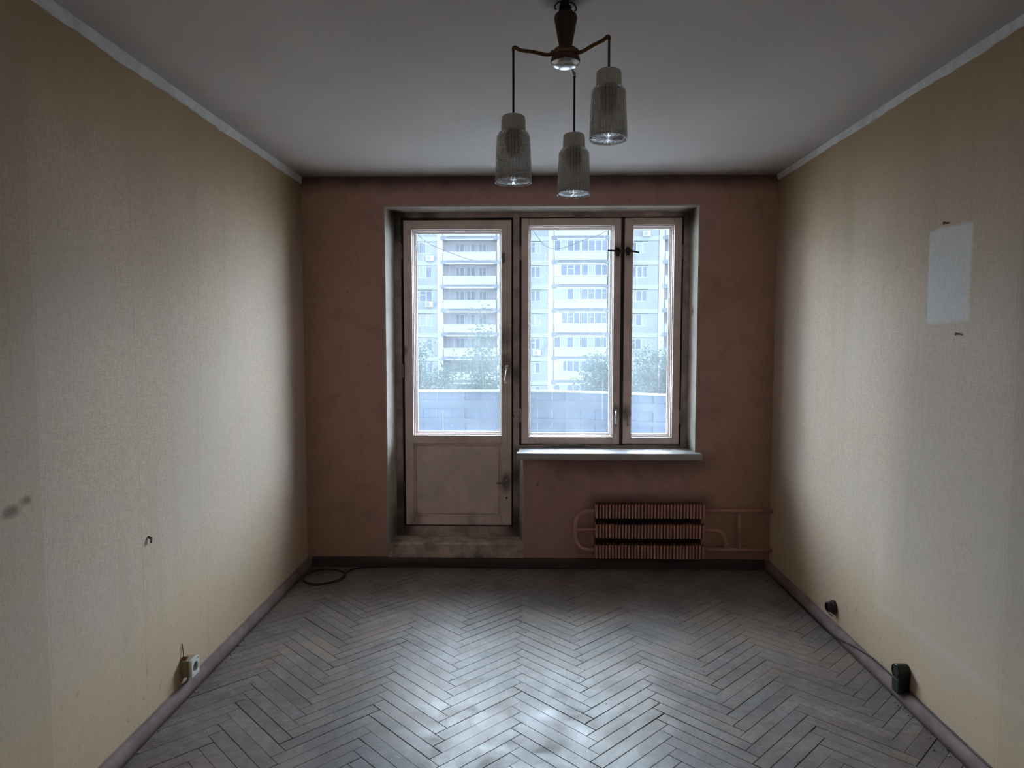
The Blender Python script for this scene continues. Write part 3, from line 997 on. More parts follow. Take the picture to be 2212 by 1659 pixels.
def pull(parent, x0, z0, x1, z1, name='handle', material='chrome'):
    """bow handle: two feet and a bar standing off the frame"""
    yb = FY - 0.002
    mb = MB()
    path = smooth_path([(x0, yb, z0), (x0, yb - 0.018, z0 - 0.004), (x0 * .75 + x1 * .25, yb - 0.026, z0 * .75 + z1 * .25), ((x0 + x1) / 2, yb - 0.027, (z0 + z1) / 2),
                        (x0 * .25 + x1 * .75, yb - 0.026, z0 * .25 + z1 * .75), (x1, yb - 0.018, z1 + 0.004), (x1, yb, z1)], 5)
    mb.tube(path, 0.0055, 8)
    mb.box(x0 - 0.008, x0 + 0.008, yb - 0.002, yb, z0 - 0.010, z0 + 0.012)
    mb.box(x1 - 0.008, x1 + 0.008, yb - 0.002, yb, z1 - 0.012, z1 + 0.010)
    return put(name, mb, material, parent, smooth=False)
pull(leaf, -0.147, 1.368, -0.158, 1.266)
pull(wide, 0.617, 1.062, 0.618, 0.966)
pull(narrow, 0.694, 1.062, 0.700, 0.966, material='dull_steel')

def turn_latch(parent, x, z, dx, dz, ln=0.075):
    """turn handle: round rose, neck and lever"""
    yb = FY - 0.002
    mb = MB()
    mb.lathe([(0, 0), (0.020, 0), (0.021, 0.003), (0.014, 0.008), (0.008, 0.010), (0.007, 0.024), (0, 0.024)], (x, yb, z), 16, '-y')
    mb.tube(smooth_path([(x, yb - 0.020, z), (x + dx * 0.02, yb - 0.026, z + dz * 0.02), (x + dx * ln * 0.7, yb - 0.030, z + dz * ln * 0.7), (x + dx * ln, yb - 0.032, z + dz * ln)], 4),
            [0.007] * 5 + [0.0062] * 4 + [0.0056] * 4, 8)
    mb.box(x - 0.012, x + 0.012, yb - 0.003, yb, z - 0.032, z + 0.026)
    return put('latch', mb, 'rod_black' if parent is not leaf else 'dull_steel', parent, smooth=False, bevel=0.001)
turn_latch(wide, 0.618, 2.165, -0.995, 0.06)
turn_latch(narrow, 0.688, 2.170, 0.97, -0.22)
turn_latch(leaf, -0.150, 0.556, -0.99, -0.05, 0.07)
mb = MB()
mb.tube(smooth_path([(-0.165, FY - 0.003, 0.575), (-0.16, FY - 0.012, 0.592), (-0.146, FY - 0.014, 0.597), (-0.136, FY - 0.010, 0.58), (-0.136, FY - 0.003, 0.555)], 4), 0.004, 6)
put('lock_loop', mb, 'dull_steel', leaf, smooth=True)
mb = MB()
mb.lathe([(0, 0), (0.007, 0.0), (0.006, 0.002), (0.003, 0.002), (0.003, 0.001), (0, 0.001)], (-0.150, FY - 0.002, 0.44), 12, '-y')
put('keyhole', mb, 'tape_black', leaf)
mb = MB()
mb.box(-0.182, -0.160, FY - 0.0035, FY - 0.002, 2.095, 2.155)
mb.tube([(-0.176, FY - 0.004, 2.105), (-0.183, FY - 0.006, 2.085)], 0.003, 6)
put('bolt_plate', mb, 'dull_steel', leaf, bevel=0.001)
# scrap of wire caught between door and post
mb = MB()
mb.tube(smooth_path([(-0.108, FY - 0.006, 1.055), (-0.105, FY - 0.010, 1.04), (-0.100, FY - 0.010, 1.028), (-0.094, FY - 0.006, 1.012)], 4), 0.0022, 6)
mb.tube(smooth_path([(-0.104, FY - 0.003, 1.056), (-0.085, FY - 0.005, 1.052), (-0.060, FY - 0.003, 1.058)], 4), 0.0012, 6)
put('wire_scrap', mb, 'tape_black', door, smooth=True)

# window sill board
mb = MB()
zt, zb = 0.802, 0.757
mb.prism([(-0.072, -0.070), (1.162, -0.070), (1.162, 0.0), (1.131, 0.0), (1.112, FY), (-0.062, FY), (-0.062, 0.0), (-0.072, 0.0)], 'z', zb, zt)
put('sill', mb, 'sill_paint', win, bevel=0.006, segs=3, label='white painted sill board')

# plastered step under the balcony door
mb = MB()
mb.prism([(-0.006, 0.0), (FY + 0.004, 0.0), (FY + 0.004, 0.163), (0.01, 0.166), (-0.006, 0.160)], 'x', OL + 0.0, DX - 0.0)
put('threshold', mb, 'threshold_paint', door, bevel=0.006, segs=3, label='worn plastered step')

# ================================================================== RADIATOR AND PIPES
rad = root('radiator', (0.817, -0.05, 0.095), 'low wall convector of three ribbed pinkish brown rows under the sill', 'radiator')
def fin_mesh(h):
    # folded sheet seen from above: narrow front, flaring back
    a = [(-0.0050, 0.0), (0.0050, 0.0), (0.0082, 0.016), (0.0082, 0.072), (0.0072, 0.072), (0.0072, 0.0165), (0.0042, 0.0012), (-0.0042, 0.0012), (-0.0072, 0.0165), (-0.0072, 0.072), (-0.0082, 0.072), (-0.0082, 0.016)]
    mb = MB(); n = len(a)
    v = [(x, y, 0) for x, y in a] + [(x, y, h) for x, y in a]
    f = [(i, (i + 1) % n, n + (i + 1) % n, n + i) for i in range(n)]
    for o_ in (0, n):
        f += [(o_ + 0, o_ + 1, o_ + 6, o_ + 7), (o_ + 1, o_ + 2, o_ + 5, o_ + 6), (o_ + 2, o_ + 3, o_ + 4, o_ + 5), (o_ + 0, o_ + 7, o_ + 8, o_ + 11), (o_ + 8, o_ + 9, o_ + 10, o_ + 11)]
    mb.add(v, f)
    return mb.mesh('fin', 'radiator_paint')
NF, X0, X1 = 34, 0.452, 1.182
pitch = (X1 - X0) / NF
rows = ((0.370, 0.092), (0.234, 0.092), (0.096, 0.090))
rf = random.Random(4)
for z, h in rows:
    me = fin_mesh(h)
    for i in range(NF):
        o = inst('fin', me, rad, (X0 + pitch * (i + 0.5) - 0.817, -0.098 + 0.05 + rf.uniform(-0.0012, 0.0012), z - 0.095 + rf.uniform(-0.0012, 0.0012)))
        o.rotation_euler = (0, rf.gauss(0, 0.006), rf.gauss(0, 0.03))
for zc in (0.408, 0.280, 0.145):
    put('tube', MB().tube([(X0 - 0.005, -0.05, zc), (X1 + 0.008, -0.05, zc)], 0.0125, 12), 'radiator_paint', rad, smooth=True)
for x in (0.56, 1.08):
    put('bracket', MB().box(x - 0.012, x + 0.012, -0.026, -0.001, 0.12, 0.44), 'subfloor', rad)
mb = MB().tube(smooth_path([(0.449, -0.05, 0.406), (0.40, -0.05, 0.405), (0.355, -0.05, 0.388), (0.327, -0.05, 0.345), (0.322, -0.05, 0.275), (0.325, -0.05, 0.21), (0.352, -0.05, 0.162), (0.395, -0.05, 0.144), (0.449, -0.05, 0.144)], 6), 0.0125, 12)
put('return_bend', mb, 'radiator_paint', rad, smooth=True)
put('branch_pipe', MB().tube([(0.326, -0.05, 0.280), (0.449, -0.05, 0.280)], 0.0125, 12), 'radiator_paint', rad, smooth=True)
mb = MB().tube(smooth_path([(1.19, -0.05, 0.279), (1.24, -0.05, 0.280), (1.285, -0.05, 0.274), (1.318, -0.05, 0.250), (1.334, -0.05, 0.205), (1.338, -0.05, 0.158)], 6), 0.012, 12)
put('loop_pipe', mb, 'radiator_paint', rad, smooth=True)

pipes = root('heating_pipe', (1.425, -0.05, 0.145), 'pinkish brown heating pipes from the ribbed convector into the right corner', 'pipe')
mb = MB().tube([(1.193, -0.05, 0.411), (1.640, -0.05, 0.413)], 0.0125, 12)
put('supply_pipe', mb, 'radiator_paint', pipes, smooth=True)
put('return_pipe', MB().tube([(1.193, -0.05, 0.148), (1.640, -0.05, 0.146)], 0.0130, 12), 'radiator_paint', pipes, smooth=True)
put('bypass_pipe', MB().tube([(1.427, -0.05, 0.156), (1.421, -0.05, 0.405)], 0.0115, 12), 'radiator_paint', pipes, smooth=True)
mb = MB()
mb.lathe([(0, -0.022), (0.0155, -0.022), (0.0165, -0.018), (0.0165, 0.018), (0.0155, 0.022), (0, 0.022)], (1.421, -0.05, 0.411), 8, 'x')
put('valve', mb, 'radiator_paint', pipes)
put('coupling', MB().lathe([(0, -0.016), (0.0155, -0.016), (0.0155, 0.016), (0, 0.016)], (1.525, -0.05, 0.412), 8, 'x'), 'radiator_paint', pipes)

# ================================================================== CHANDELIER
HC = Vector((0.118, -2.38))
ch = root('chandelier', (HC.x, HC.y, 2.43), 'brown three-arm pendant lamp with pressed glass cylinder shades under the ceiling', 'chandelier')
mb = MB()
mb.lathe([(0, 2.489), (0.0185, 2.489), (0.0195, 2.492), (0.0355, 2.578), (0.0368, 2.586), (0.0345, 2.594), (0.0235, 2.603), (0.0225, 2.606), (0, 2.606)], (HC.x, HC.y, 0), 32)
put('canopy', mb, 'bakelite_brown', ch, smooth=True)
mb = MB()
mb.lathe([(0, 2.468), (0.0440, 2.468), (0.0420, 2.480), (0.036, 2.489), (0.026, 2.491), (0, 2.491)], (HC.x, HC.y, 0), 32)
put('hub', mb, 'brass', ch, smooth=True)
mb = MB()
mb.lathe([(0, 2.467), (0.0435, 2.4675), (0.0470, 2.458), (0.0475, 2.452), (0.0455, 2.446)], (HC.x, HC.y, 0), 32)
put('boss', mb, 'lamp_maroon', ch, smooth=True)
mb = MB()
mb.lathe([(0.0455, 2.446), (0.040, 2.439), (0.030, 2.434), (0.016, 2.4312), (0, 2.4305)], (HC.x, HC.y, 0), 32)
put('dome', mb, 'chrome', ch, smooth=True, label='polished metal dome under the hub')
mb = MB()
rr = random.Random(21)
mb.tube([(HC.x, HC.y, 2.604), (HC.x + 0.002, HC.y, 2.64)], 0.010, 8)
for i in range(9):
    a = rr.uniform(0, 2 * pi); r = rr.uniform(0.006, 0.020)
    x, y = HC.x + r * cos(a), HC.y + r * sin(a)
    z = rr.uniform(2.612, 2.632)
    rad_ = rr.uniform(0.006, 0.011)
    mb.lathe([(0, -rad_), (rad_ * .8, -rad_ * .6), (rad_, 0), (rad_ * .75, rad_ * .7), (0, rad_)], (x, y, z), 7)
put('taped_splice', mb, 'tape_black', ch)
for a, b in ((( -0.024, 2.625), (-0.036, 2.612)), ((0.022, 2.622), (0.033, 2.606)), ((-0.012, 2.630), (-0.020, 2.604))):
    mb = MB().tube(smooth_path([(HC.x, HC.y - 0.005, 2.632), (HC.x + a[0], HC.y - 0.012, a[1] + 0.004), (HC.x + b[0], HC.y - 0.014, b[1]), (HC.x + b[0] * .8, HC.y - .014, b[1] - 0.006)], 4), 0.0022, 6)
    put('wire', mb, 'tape_black', ch, smooth=True)

NSEG = 64
def shade_body_mesh():
    """pressed glass: rows of small knobs on a slightly flaring cylinder, open shell with a patterned foot"""
    Hh, mb = 0.158, MB()
    prof, fl = [], []
    prof += [(0.030, Hh + 0.004), (0.038, Hh + 0.003), (0.0465, Hh - 0.004), (0.0505, Hh - 0.012)]
    z1, z0, nr = Hh - 0.015, 0.013, 104
    for i in range(nr + 1):
        t = i / nr
        prof.append((0.0508 + 0.0056 * t, z1 + (z0 - z1) * t))
    n_first = 4
    prof += [(0.0570, 0.011), (0.0583, 0.005), (0.0578, 0.001), (0.0560, 0.0), (0.0545, 0.002), (0.0535, 0.008)]
    def mod(a, h, i):
        if n_first <= i < n_first + nr + 1:
            return 0.0017 * abs(sin((z1 + (z0 - z1) * (i - n_first) / nr) * pi / 0.0054)) * (0.25 + 0.75 * abs(cos(a * 16)))
        return 0
    mb.lathe(prof, (0, 0, 0), NSEG * 3, 'z', mod)
    mb.lathe([(0.0535, 0.008), (0.0515, 0.02), (0.0475, Hh - 0.016), (0.044, Hh - 0.010), (0.030, Hh - 0.003), (0.030, Hh + 0.004)], (0, 0, 0), NSEG)
    return mb.mesh('shade', 'pressed_glass', smooth=True)
def shade_foot_mesh():
    """pressed pattern disc: rings of lens knobs above, nearly flat below"""
    mb = MB()
    R, n, seg = 0.0532, 24, 144
    def mod(a, h, i):
        return 0.0
    up = [(R * (1 - i / n), 0.012) for i in range(n)] + [(0.0, 0.012)]
    dn = [(R * (1 - i / 8), 0.0065) for i in range(8)] + [(0.0, 0.0065)]
    mb.lathe(dn, (0, 0, 0), seg)
    mb.lathe(up, (0, 0, 0), seg)
    mb.lathe([(R, 0.0065), (R, 0.012)], (0, 0, 0), seg)
    for k, (x, y, z) in enumerate(mb.v):
        r = sqrt(x * x + y * y); a = math.atan2(y, x)
        if z > 0.01 and r < R * 0.99:
            lobes = 36 if r > 0.030 else (24 if r > 0.015 else 12)
            mb.v[k] = (x, y, z + 0.0021 * cos(a * lobes) * cos(r * 2 * pi / 0.0089) * min(1, r / 0.006))
        elif z < 0.01 and r < R * 0.99:
            mb.v[k] = (x, y, z + 0.0007 * cos(a * 18) * min(1, r / 0.01))
    return mb.mesh('foot_disc', 'foot_glass', smooth=True)
def collar_mesh():
    mb = MB()
    def mod(a, h, i):
        return 0.0007 * cos(a * 32)
    mb.lathe([(0.0375, 0.0), (0.0368, 0.036), (0.0352, 0.046), (0.030, 0.050), (0.010, 0.051), (0.0, 0.051)], (0, 0, 0), 128, 'z', mod)
    return mb.mesh('collar', 'frosted_collar', smooth=True)
def holder_mesh():
    mb = MB()
    mb.lathe([(0, 0.048), (0.010, 0.048), (0.012, 0.008), (0.025, -0.004), (0.025, -0.030), (0.021, -0.060), (0.012, -0.075), (0, -0.078)], (0, 0, 0), 20)
    return mb.mesh('lamp_holder', 'bulb_base', smooth=True)
me_body, me_foot, me_collar, me_holder = shade_body_mesh(), shade_foot_mesh(), collar_mesh(), holder_mesh()
lamps = (  # x, y of the shade, rod top, collar top
    (-0.0466, -2.438, 2.4735, 2.267), (0.2440, -2.489, 2.4830, 2.3835), (0.1576, -2.213, 2.4720, 2.2740))
for (x, y, zr, zc) in lamps:
    d = Vector((x - HC.x, y - HC.y)); L = d.length; d /= L
    def at(t, z): return (HC.x + d.x * L * t, HC.y + d.y * L * t, z)
    mb = MB()
    mb.tube(smooth_path([at(0.20, 2.4755), at(0.36, 2.4685 - 0.004), at(0.62, 2.4685 + (zr - 2.4685) * 0.40 - 0.003), at(0.86, zr - 0.006), at(0.965, zr + 0.0005), at(0.998, zr - 0.002), at(1.0, zr - 0.010)], 6), [0.0062] * 25 + [0.0052] * 12, 10)
    arm = put('arm', mb, 'brass', ch, smooth=True)
    mb = MB(); mb.lathe([(0, -0.007), (0.0085, -0.007), (0.0095, 0.0), (0.0085, 0.007), (0, 0.007)], (0, 0, 0), 12, 'x')
    a_ = math.atan2(d.y, d.x)
    mb.v = [(p[0] * cos(a_) - p[1] * sin(a_) + at(0.24, 0)[0], p[0] * sin(a_) + p[1] * cos(a_) + at(0.24, 0)[1], p[2] + 2.4725) for p in mb.v]
    put('arm_socket', mb, 'brass', ch, smooth=True)
    put('rod', MB().tube([(x, y, zr - 0.006), (x, y, zc - 0.004)], 0.0036, 10), 'rod_black', ch, smooth=True)
    base = Vector((x, y, zc - 0.051 - 0.158)) - Vector(ch.location)
    s = inst('shade', me_body, ch, base)
    inst('foot_disc', me_foot, s, (0, 0, 0))
    inst('collar', me_collar, s, (0, 0, 0.158))
    inst('lamp_holder', me_holder, s, (0, 0, 0.158))

# ================================================================== ELECTRICS
# white outlet low on the left wall
ol = root('power_outlet', (XL, -1.722, 0.128), 'white square surface-mounted power socket low on the left wall', 'outlet')
y0, y1, z0, z1 = -1.757, -1.690, 0.090, 0.165
mb = MB().box(XL - 0.001, XL + 0.031, y0, y1, z0, z1)
put('box', mb, 'outlet_brown', ol, bevel=0.003, label='brown back box')
mb = MB()
xf = XL + 0.052
fr_ = [(y0 - .0005, z0), (y1 + .0005, z0), (y1 + .0005, z1), (y0 - .0005, z1)]
mb.box(XL + 0.032, xf - 0.010, y0 + .001, y1 - .001, z0 + .001, z1 - .001)
put('cover_side', mb, 'outlet_brown', ol, bevel=0.002)  # box and cover sides coloured darker than the face plate
mb = MB()
n = 32; cyo, czo, rr_ = (y0 + y1) / 2, (z0 + z1) / 2 - 0.001, 0.0225
ring = [(cyo + rr_ * cos(2 * pi * k / n), czo + rr_ * sin(2 * pi * k / n)) for k in range(n)]
sq = []
hy, hz = (y1 - y0) / 2 + .001, (z1 - z0) / 2 + .001
for k in range(n):
    a = 2 * pi * k / n; c_, s_ = cos(a), sin(a)
    m_ = max(abs(c_) / hy, abs(s_) / hz)
    sq.append((cyo + c_ / m_, (z0 + z1) / 2 + s_ / m_))
v = [(xf, *q) for q in ring] + [(xf, *q) for q in sq] + [(xf - 0.011, *q) for q in sq] + [(xf - 0.009, cyo + (q[0] - cyo) * .93, czo + (q[1] - czo) * .93) for q in ring]
f = []
for k in range(n):
    l = (k + 1) % n
    f += [(k, l, n + l, n + k), (n + k, n + l, 2 * n + l, 2 * n + k), (k, l, 3 * n + l, 3 * n + k)]
mb.add(v, f)
put('face_plate', mb, 'outlet_white', ol, label='pale face plate with a round recess')
mb = MB().lathe([(0, 0), (0.0212, 0), (0.0212, 0.0012), (0, 0.0012)], (xf - 0.0095, cyo, czo), 24, 'x')
well = put('socket_well', mb, 'outlet_dark', ol)
for dy in (-0.0095, 0.0095):
    put('pin_hole', MB().lathe([(0, 0), (0.0028, 0), (0.0028, 0.0006), (0, 0.0006)], (xf - 0.0082, cyo + dy, czo), 10, 'x'), 'tape_black', well)
for (yy, zz) in ((y0 + 0.009, z0 + 0.009), (y1 - 0.009, z1 - 0.009)):
    put('screw', MB().lathe([(0, 0), (0.003, 0), (0.003, 0.001), (0, 0.001)], (xf, yy, zz), 10, 'x'), 'dull_steel', ol)
mb = MB().prism([(y0 + 0.004, z1 - 0.001), (y0 + 0.030, z1 - 0.001), (y0 + 0.026, z1 + 0.010), (y0 + 0.016, z1 + 0.012)], 'x', XL + 0.004, XL + 0.024)
put('broken_tab', mb, 'wire_red', ol, label='broken dark red tab on top')
mb = MB().tube(smooth_path([(XL + 0.006, -1.748, 0.162), (XL + 0.008, -1.742, 0.185), (XL + 0.005, -1.738, 0.205), (XL + 0.003, -1.739, 0.235)], 4), 0.0018, 6)
put('wire', mb, 'wire_red', ol, smooth=True)
mb = MB().tube(smooth_path([(XL + 0.020, -1.735, 0.091), (XL + 0.024, -1.737, 0.078), (XL + 0.020, -1.74, 0.066), (XL + 0.010, -1.742, 0.058)], 4), 0.0045, 8)
put('cord', mb, 'dull_steel', ol, smooth=True)

# round black outlet on the right wall, nearer the window
oa = root('wall_outlet', (XR, -1.005, 0.136), 'small round black outlet with loose wires on the right wall nearer the window', 'outlet')
mb = MB().lathe([(0, 0), (0.037, 0), (0.037, 0.012), (0.033, 0.018), (0.026, 0.020), (0, 0.020)], (XR, -1.005, 0.136), 24, '-x')
put('base', mb, 'bakelite_brown', oa, smooth=False, label='brown round base')
mb = MB().lathe([(0, 0.020), (0.0265, 0.020), (0.0265, 0.040), (0.0235, 0.042), (0.0215, 0.040), (0.0205, 0.030), (0, 0.029)], (XR, -1.005, 0.137), 24, '-x')
put('socket', mb, 'black_plastic', oa)
for s_ in (0, 1):
    mb = MB().tube([(XR - 0.022 - 0.010 * sin(t * 5 + s_), -1.010 - 0.010 * s_ + 0.009 * cos(t * 6), 0.112 - 0.026 * t) for t in [i / 14 for i in range(15)]], 0.0014, 6)
    put('wire', mb, 'cable_black', oa, smooth=True)

# long black outlet on the right wall, nearer the camera
ob = root('socket_block', (XR, -1.713, 0.10), 'tall black round-topped socket block above the right skirting', 'outlet')
pts = []
yc, r = -1.714, 0.030
for k in range(13):
    a = pi * k / 12
    pts.append((yc + r * cos(a), 0.137 + r * sin(a)))
pts += [(yc - r * 0.92, 0.048), (yc - r * .6, 0.040), (yc + r * .6, 0.040), (yc + r * 0.92, 0.048)]
mb = MB().prism(pts, 'x', XR - 0.050, XR + 0.001)
put('body', mb, 'black_plastic', ob, bevel=0.004, segs=3)
mb = MB().lathe([(0.0285, 0), (0.0285, 0.003), (0.0245, 0.0035), (0.0235, 0.0), (0.0225, -0.008), (0, -0.009)][:4] + [(0.0200, -0.0005), (0.0195, 0.0006), (0, 0.0006)], (XR - 0.050, yc, 0.137), 24, '-x')
put('rim', mb, 'black_plastic', ob, smooth=False)
for dy in (-0.009, 0.009):
    put('pin_hole', MB().lathe([(0, 0), (0.0028, 0), (0.0028, 0.0006), (0, 0.0006)], (XR - 0.0507, yc + dy, 0.137), 10, '-x'), 'gap_dark', ob)
mb = MB().box(XR - 0.0512, XR - 0.0500, yc - 0.022, yc + 0.022, 0.1015, 0.1035)
put('seam', mb, 'dull_steel', ob)
mb = MB().tube(smooth_path([(XR - 0.030, -1.714, 0.042), (XR - 0.026, -1.73, 0.050), (XR - 0.020, -1.76, 0.062)], 4), 0.004, 8)
put('cord', mb, 'cable_black', ob, smooth=True)

# thin cable along the right skirting
path = smooth_path([(XR - 0.036, -0.30, 0.004), (XR - 0.036, -0.60, 0.004), (XR - 0.040, -0.88, 0.004), (XR - 0.036, -1.05, 0.006), (XR - 0.035, -1.16, 0.026), (XR - 0.031, -1.27, 0.048), (XR - 0.022, -1.37, 0.061), (XR - 0.013, -1.46, 0.066),
                    (XR - 0.010, -1.60, 0.064), (XR - 0.010, -1.78, 0.065), (XR - 0.010, -2.05, 0.063), (XR - 0.009, -2.4, 0.063), (XR - 0.009, -2.9, 0.063), (XR - 0.009, -3.6, 0.063)], 6)
mb = MB().tube(path, 0.0032, 7)
tag(put('thin_cable', mb, 'cable_black', smooth=True), 'thin black cable creeping over the right skirting board to the socket block', 'cable')

# coil on the floor, left back corner, its tail runs under the back skirting
pts = []
for i in range(64):
    t = i / 63 * 2 * pi * 2.05 - 0.3
    k = 1 if i < 32 else 0
    rx, ry = (0.134, 0.148) if k else (0.126, 0.139)
    pts.append((-1.340 + 0.006 * k + rx * cos(t), -0.236 - 0.006 * k + ry * sin(t), 0.0045 + 0.004 * (i / 63) + 0.0035 * sin(i * 0.4) ** 2))
pts += [(-1.20, -0.125, 0.008), (-1.17, -0.075, 0.006), (-1.10, -0.045, 0.006), (-0.98, -0.033, 0.010), (-0.90, -0.030, 0.026), (-0.80, -0.029, 0.032), (-0.62, -0.030, 0.020), (-0.40, -0.031, 0.008), (0.0, -0.031, 0.006), (0.5, -0.031, 0.006)]
tag(put('cable_coil', MB().tube(smooth_path(pts, 2), 0.0036, 7), 'cable_black', smooth=True), 'black cable coiled on the floor in the left back corner', 'cable')

# nails
def nail(x, y, z, sgn, ln, label, drop=0.0, r=0.0032):
    mb = MB()
    tip = (x + sgn * ln, y, z - drop)
    mb.tube(smooth_path([(x - sgn * 0.004, y, z), (x + sgn * ln * 0.5, y, z - drop * 0.2), tip], 3), r, 7)
    mb.lathe([(0, -0.001), (r * 1.9, -0.001), (r * 1.9, 0.001), (0, 0.001)], tip, 9, 'x')
    if drop:
        mb.tube([tip, (tip[0] - sgn * 0.003, y + 0.003, z - drop - 0.016)], r * .8, 6)
    tag(put('nail', mb, 'rust'), label, 'nail', 'nails left in the walls')
nail(XR, -1.880, 2.020, -1, 0.020, 'small dark nail at the upper edge of the pale rectangle on the wall')
nail(XR, -1.976, 1.588, -1, 0.014, 'small dark nail below the pale rectangle on the wall')
nail(XL, -1.971, 0.780, 1, 0.012, 'bent rusty nail sticking out of the left wall', 0.010, 0.0045)

# cobweb and a white thread at the wide sash
mb = MB()
rr = random.Random(9)
mb.tube(smooth_path([(0.060, FY - 0.004, 0.880), (0.068, FY - 0.010, 0.862), (0.073, FY - 0.016, 0.846), (0.076, FY - 0.020, 0.836)], 4), 0.0016, 6)
mb.lathe([(0, -0.006), (0.005, -0.003), (0.0055, 0.002), (0, 0.006)], (0.077, FY - 0.020, 0.834), 7)
tag(put('white_thread', mb, 'string_white', smooth=True), 'short white thread hanging from the wide casement above the sill', 'thread')
mb = MB()
for i in range(34):
    xe = 0.077 + rr.uniform(0.06, 0.50)
    ze = 0.806 + rr.uniform(0, 1) * max(0.004, 0.032 * (1 - (xe - 0.077) / 0.75))
    ye = FY - rr.uniform(0.004, 0.030)
    xm = (0.077 + xe) / 2
    mb.tube(smooth_path([(0.077, FY - 0.020, 0.834), (xm, FY - 0.016 + rr.uniform(-.006, .006), 0.828 + rr.uniform(-0.010, 0.006)), (xe, ye, ze)], 4), 0.00035, 4)
for i in range(30):
    x0_ = 0.10 + rr.uniform(0, 0.34); z0_ = 0.810 + rr.uniform(0, 0.024)
    mb.tube([(x0_, FY - 0.018, z0_), (x0_ + rr.uniform(-.02, .03), FY - 0.014, z0_ + rr.uniform(-.014, .014))], 0.0003, 4)
tag(put('cobweb', mb, 'cobweb_grey', smooth=True), 'grey cobweb strands along the bottom of the wide casement on the sill', 'cobweb', kind='stuff')

# plaster crumbs along the skirting
mb = MB(); md = MB()
rr = random.Random(14)
for i in range(120):
    side = rr.choice((-1, 1))
    y = rr.uniform(-2.6, -0.5)
    x = (XL + 0.034 + abs(rr.gauss(0, 0.018))) if side < 0 else (XR - 0.034 - abs(rr.gauss(0, 0.018)))
    r = rr.uniform(0.0014, 0.0045)
    (mb if rr.random() < 0.5 else md).lathe([(0, 0), (r, r * .2), (r * .8, r * .9), (0, r * 1.1)], (x, y, 0.0), 5)
for i in range(26):
    x, y, r = rr.uniform(-1.1, 1.3), rr.uniform(-2.3, -0.6), rr.uniform(0.0012, 0.003)
    md.lathe([(0, 0), (r, r * .2), (r * .8, r * .9), (0, r * 1.1)], (x, y, 0.0), 5)
tag(put('plaster_crumbs', mb, 'crumb'), 'scattered pale plaster crumbs along the skirting boards', 'debris', kind='stuff')
tag(put('dirt_crumbs', md, 'crumb_dark'), 'scattered dark dirt crumbs over the parquet', 'debris', kind='stuff')

# ================================================================== BALCONY
bal = root('balcony', (0.1, 0.95, 0.05), 'concrete balcony with a pale blue sheet parapet outside the window', 'balcony')
BX0, BX1, BY = -2.6, 2.9, 1.50
put('floor_slab', MB().box(BX0, BX1, 0.36, BY + 0.04, -0.12, 0.05), 'balcony_concrete', bal)
put('ceiling_slab', MB().box(BX0, BX1, 0.36, BY + 0.02, 2.74, 2.90), 'balcony_concrete', bal)
mb = MB(); pw = 0.128
me = MB().box(-pw / 2 + 0.002, pw / 2 - 0.002, -0.002, 0.002, 0, 1.02).mesh('panel', 'parapet_sheet')
nP = int((BX1 - BX0) / pw)
rr = random.Random(8)
def top(x): return 1.106 - max(0.0, x - 0.25) * 0.034
for i in range(nP):
    x = BX0 + pw * (i + 0.5)
    o = inst('panel', me, bal, (x - 0.1, BY - 0.95 + rr.uniform(-0.001, 0.001), 0.06 - 0.05), 0, (1, 1, (top(x) - 0.012 - 0.06) / 1.02))
for z0, z1 in ((0.946, 1.016), (0.813, 0.854), (0.40, 0.44)):
    mb = MB()
    for i in range(20):
        xa, xb = BX0 + (BX1 - BX0) * i / 20, BX0 + (BX1 - BX0) * (i + 1) / 20
        mb.add([(xa, BY - 0.022, z0 + top(xa) - 1.106), (xb, BY - 0.022, z0 + top(xb) - 1.106), (xb, BY - 0.022, z1 + top(xb) - 1.106), (xa, BY - 0.022, z1 + top(xa) - 1.106),
                (xa, BY - 0.004, z0 + top(xa) - 1.106), (xb, BY - 0.004, z0 + top(xb) - 1.106), (xb, BY - 0.004, z1 + top(xb) - 1.106), (xa, BY - 0.004, z1 + top(xa) - 1.106)],
               [(0, 1, 2, 3), (7, 6, 5, 4), (3, 2, 6, 7), (0, 4, 5, 1)])
    put('rail', mb, 'parapet_sheet', bal)
mb = MB()
for i in range(20):
    xa, xb = BX0 + (BX1 - BX0) * i / 20, BX0 + (BX1 - BX0) * (i + 1) / 20
    mb.add([(x, y, top(x) + dz) for x in (xa, xb) for y in (BY - 0.032, BY + 0.022) for dz in (-0.016, 0.0)], [(0, 1, 3, 2), (4, 6, 7, 5), (0, 4, 5, 1), (2, 3, 7, 6), (0, 2, 6, 4), (1, 5, 7, 3)])
put('cap_rail', mb, 'parapet_cap', bal)
for x in (-2.30, -1.44, -0.581, 0.350, 1.131, 1.99, 2.80):
    put('post', MB().box(x - 0.014, x + 0.014, BY - 0.020, BY - 0.003, 0.05, top(x) - 0.016), 'parapet_sheet', bal)

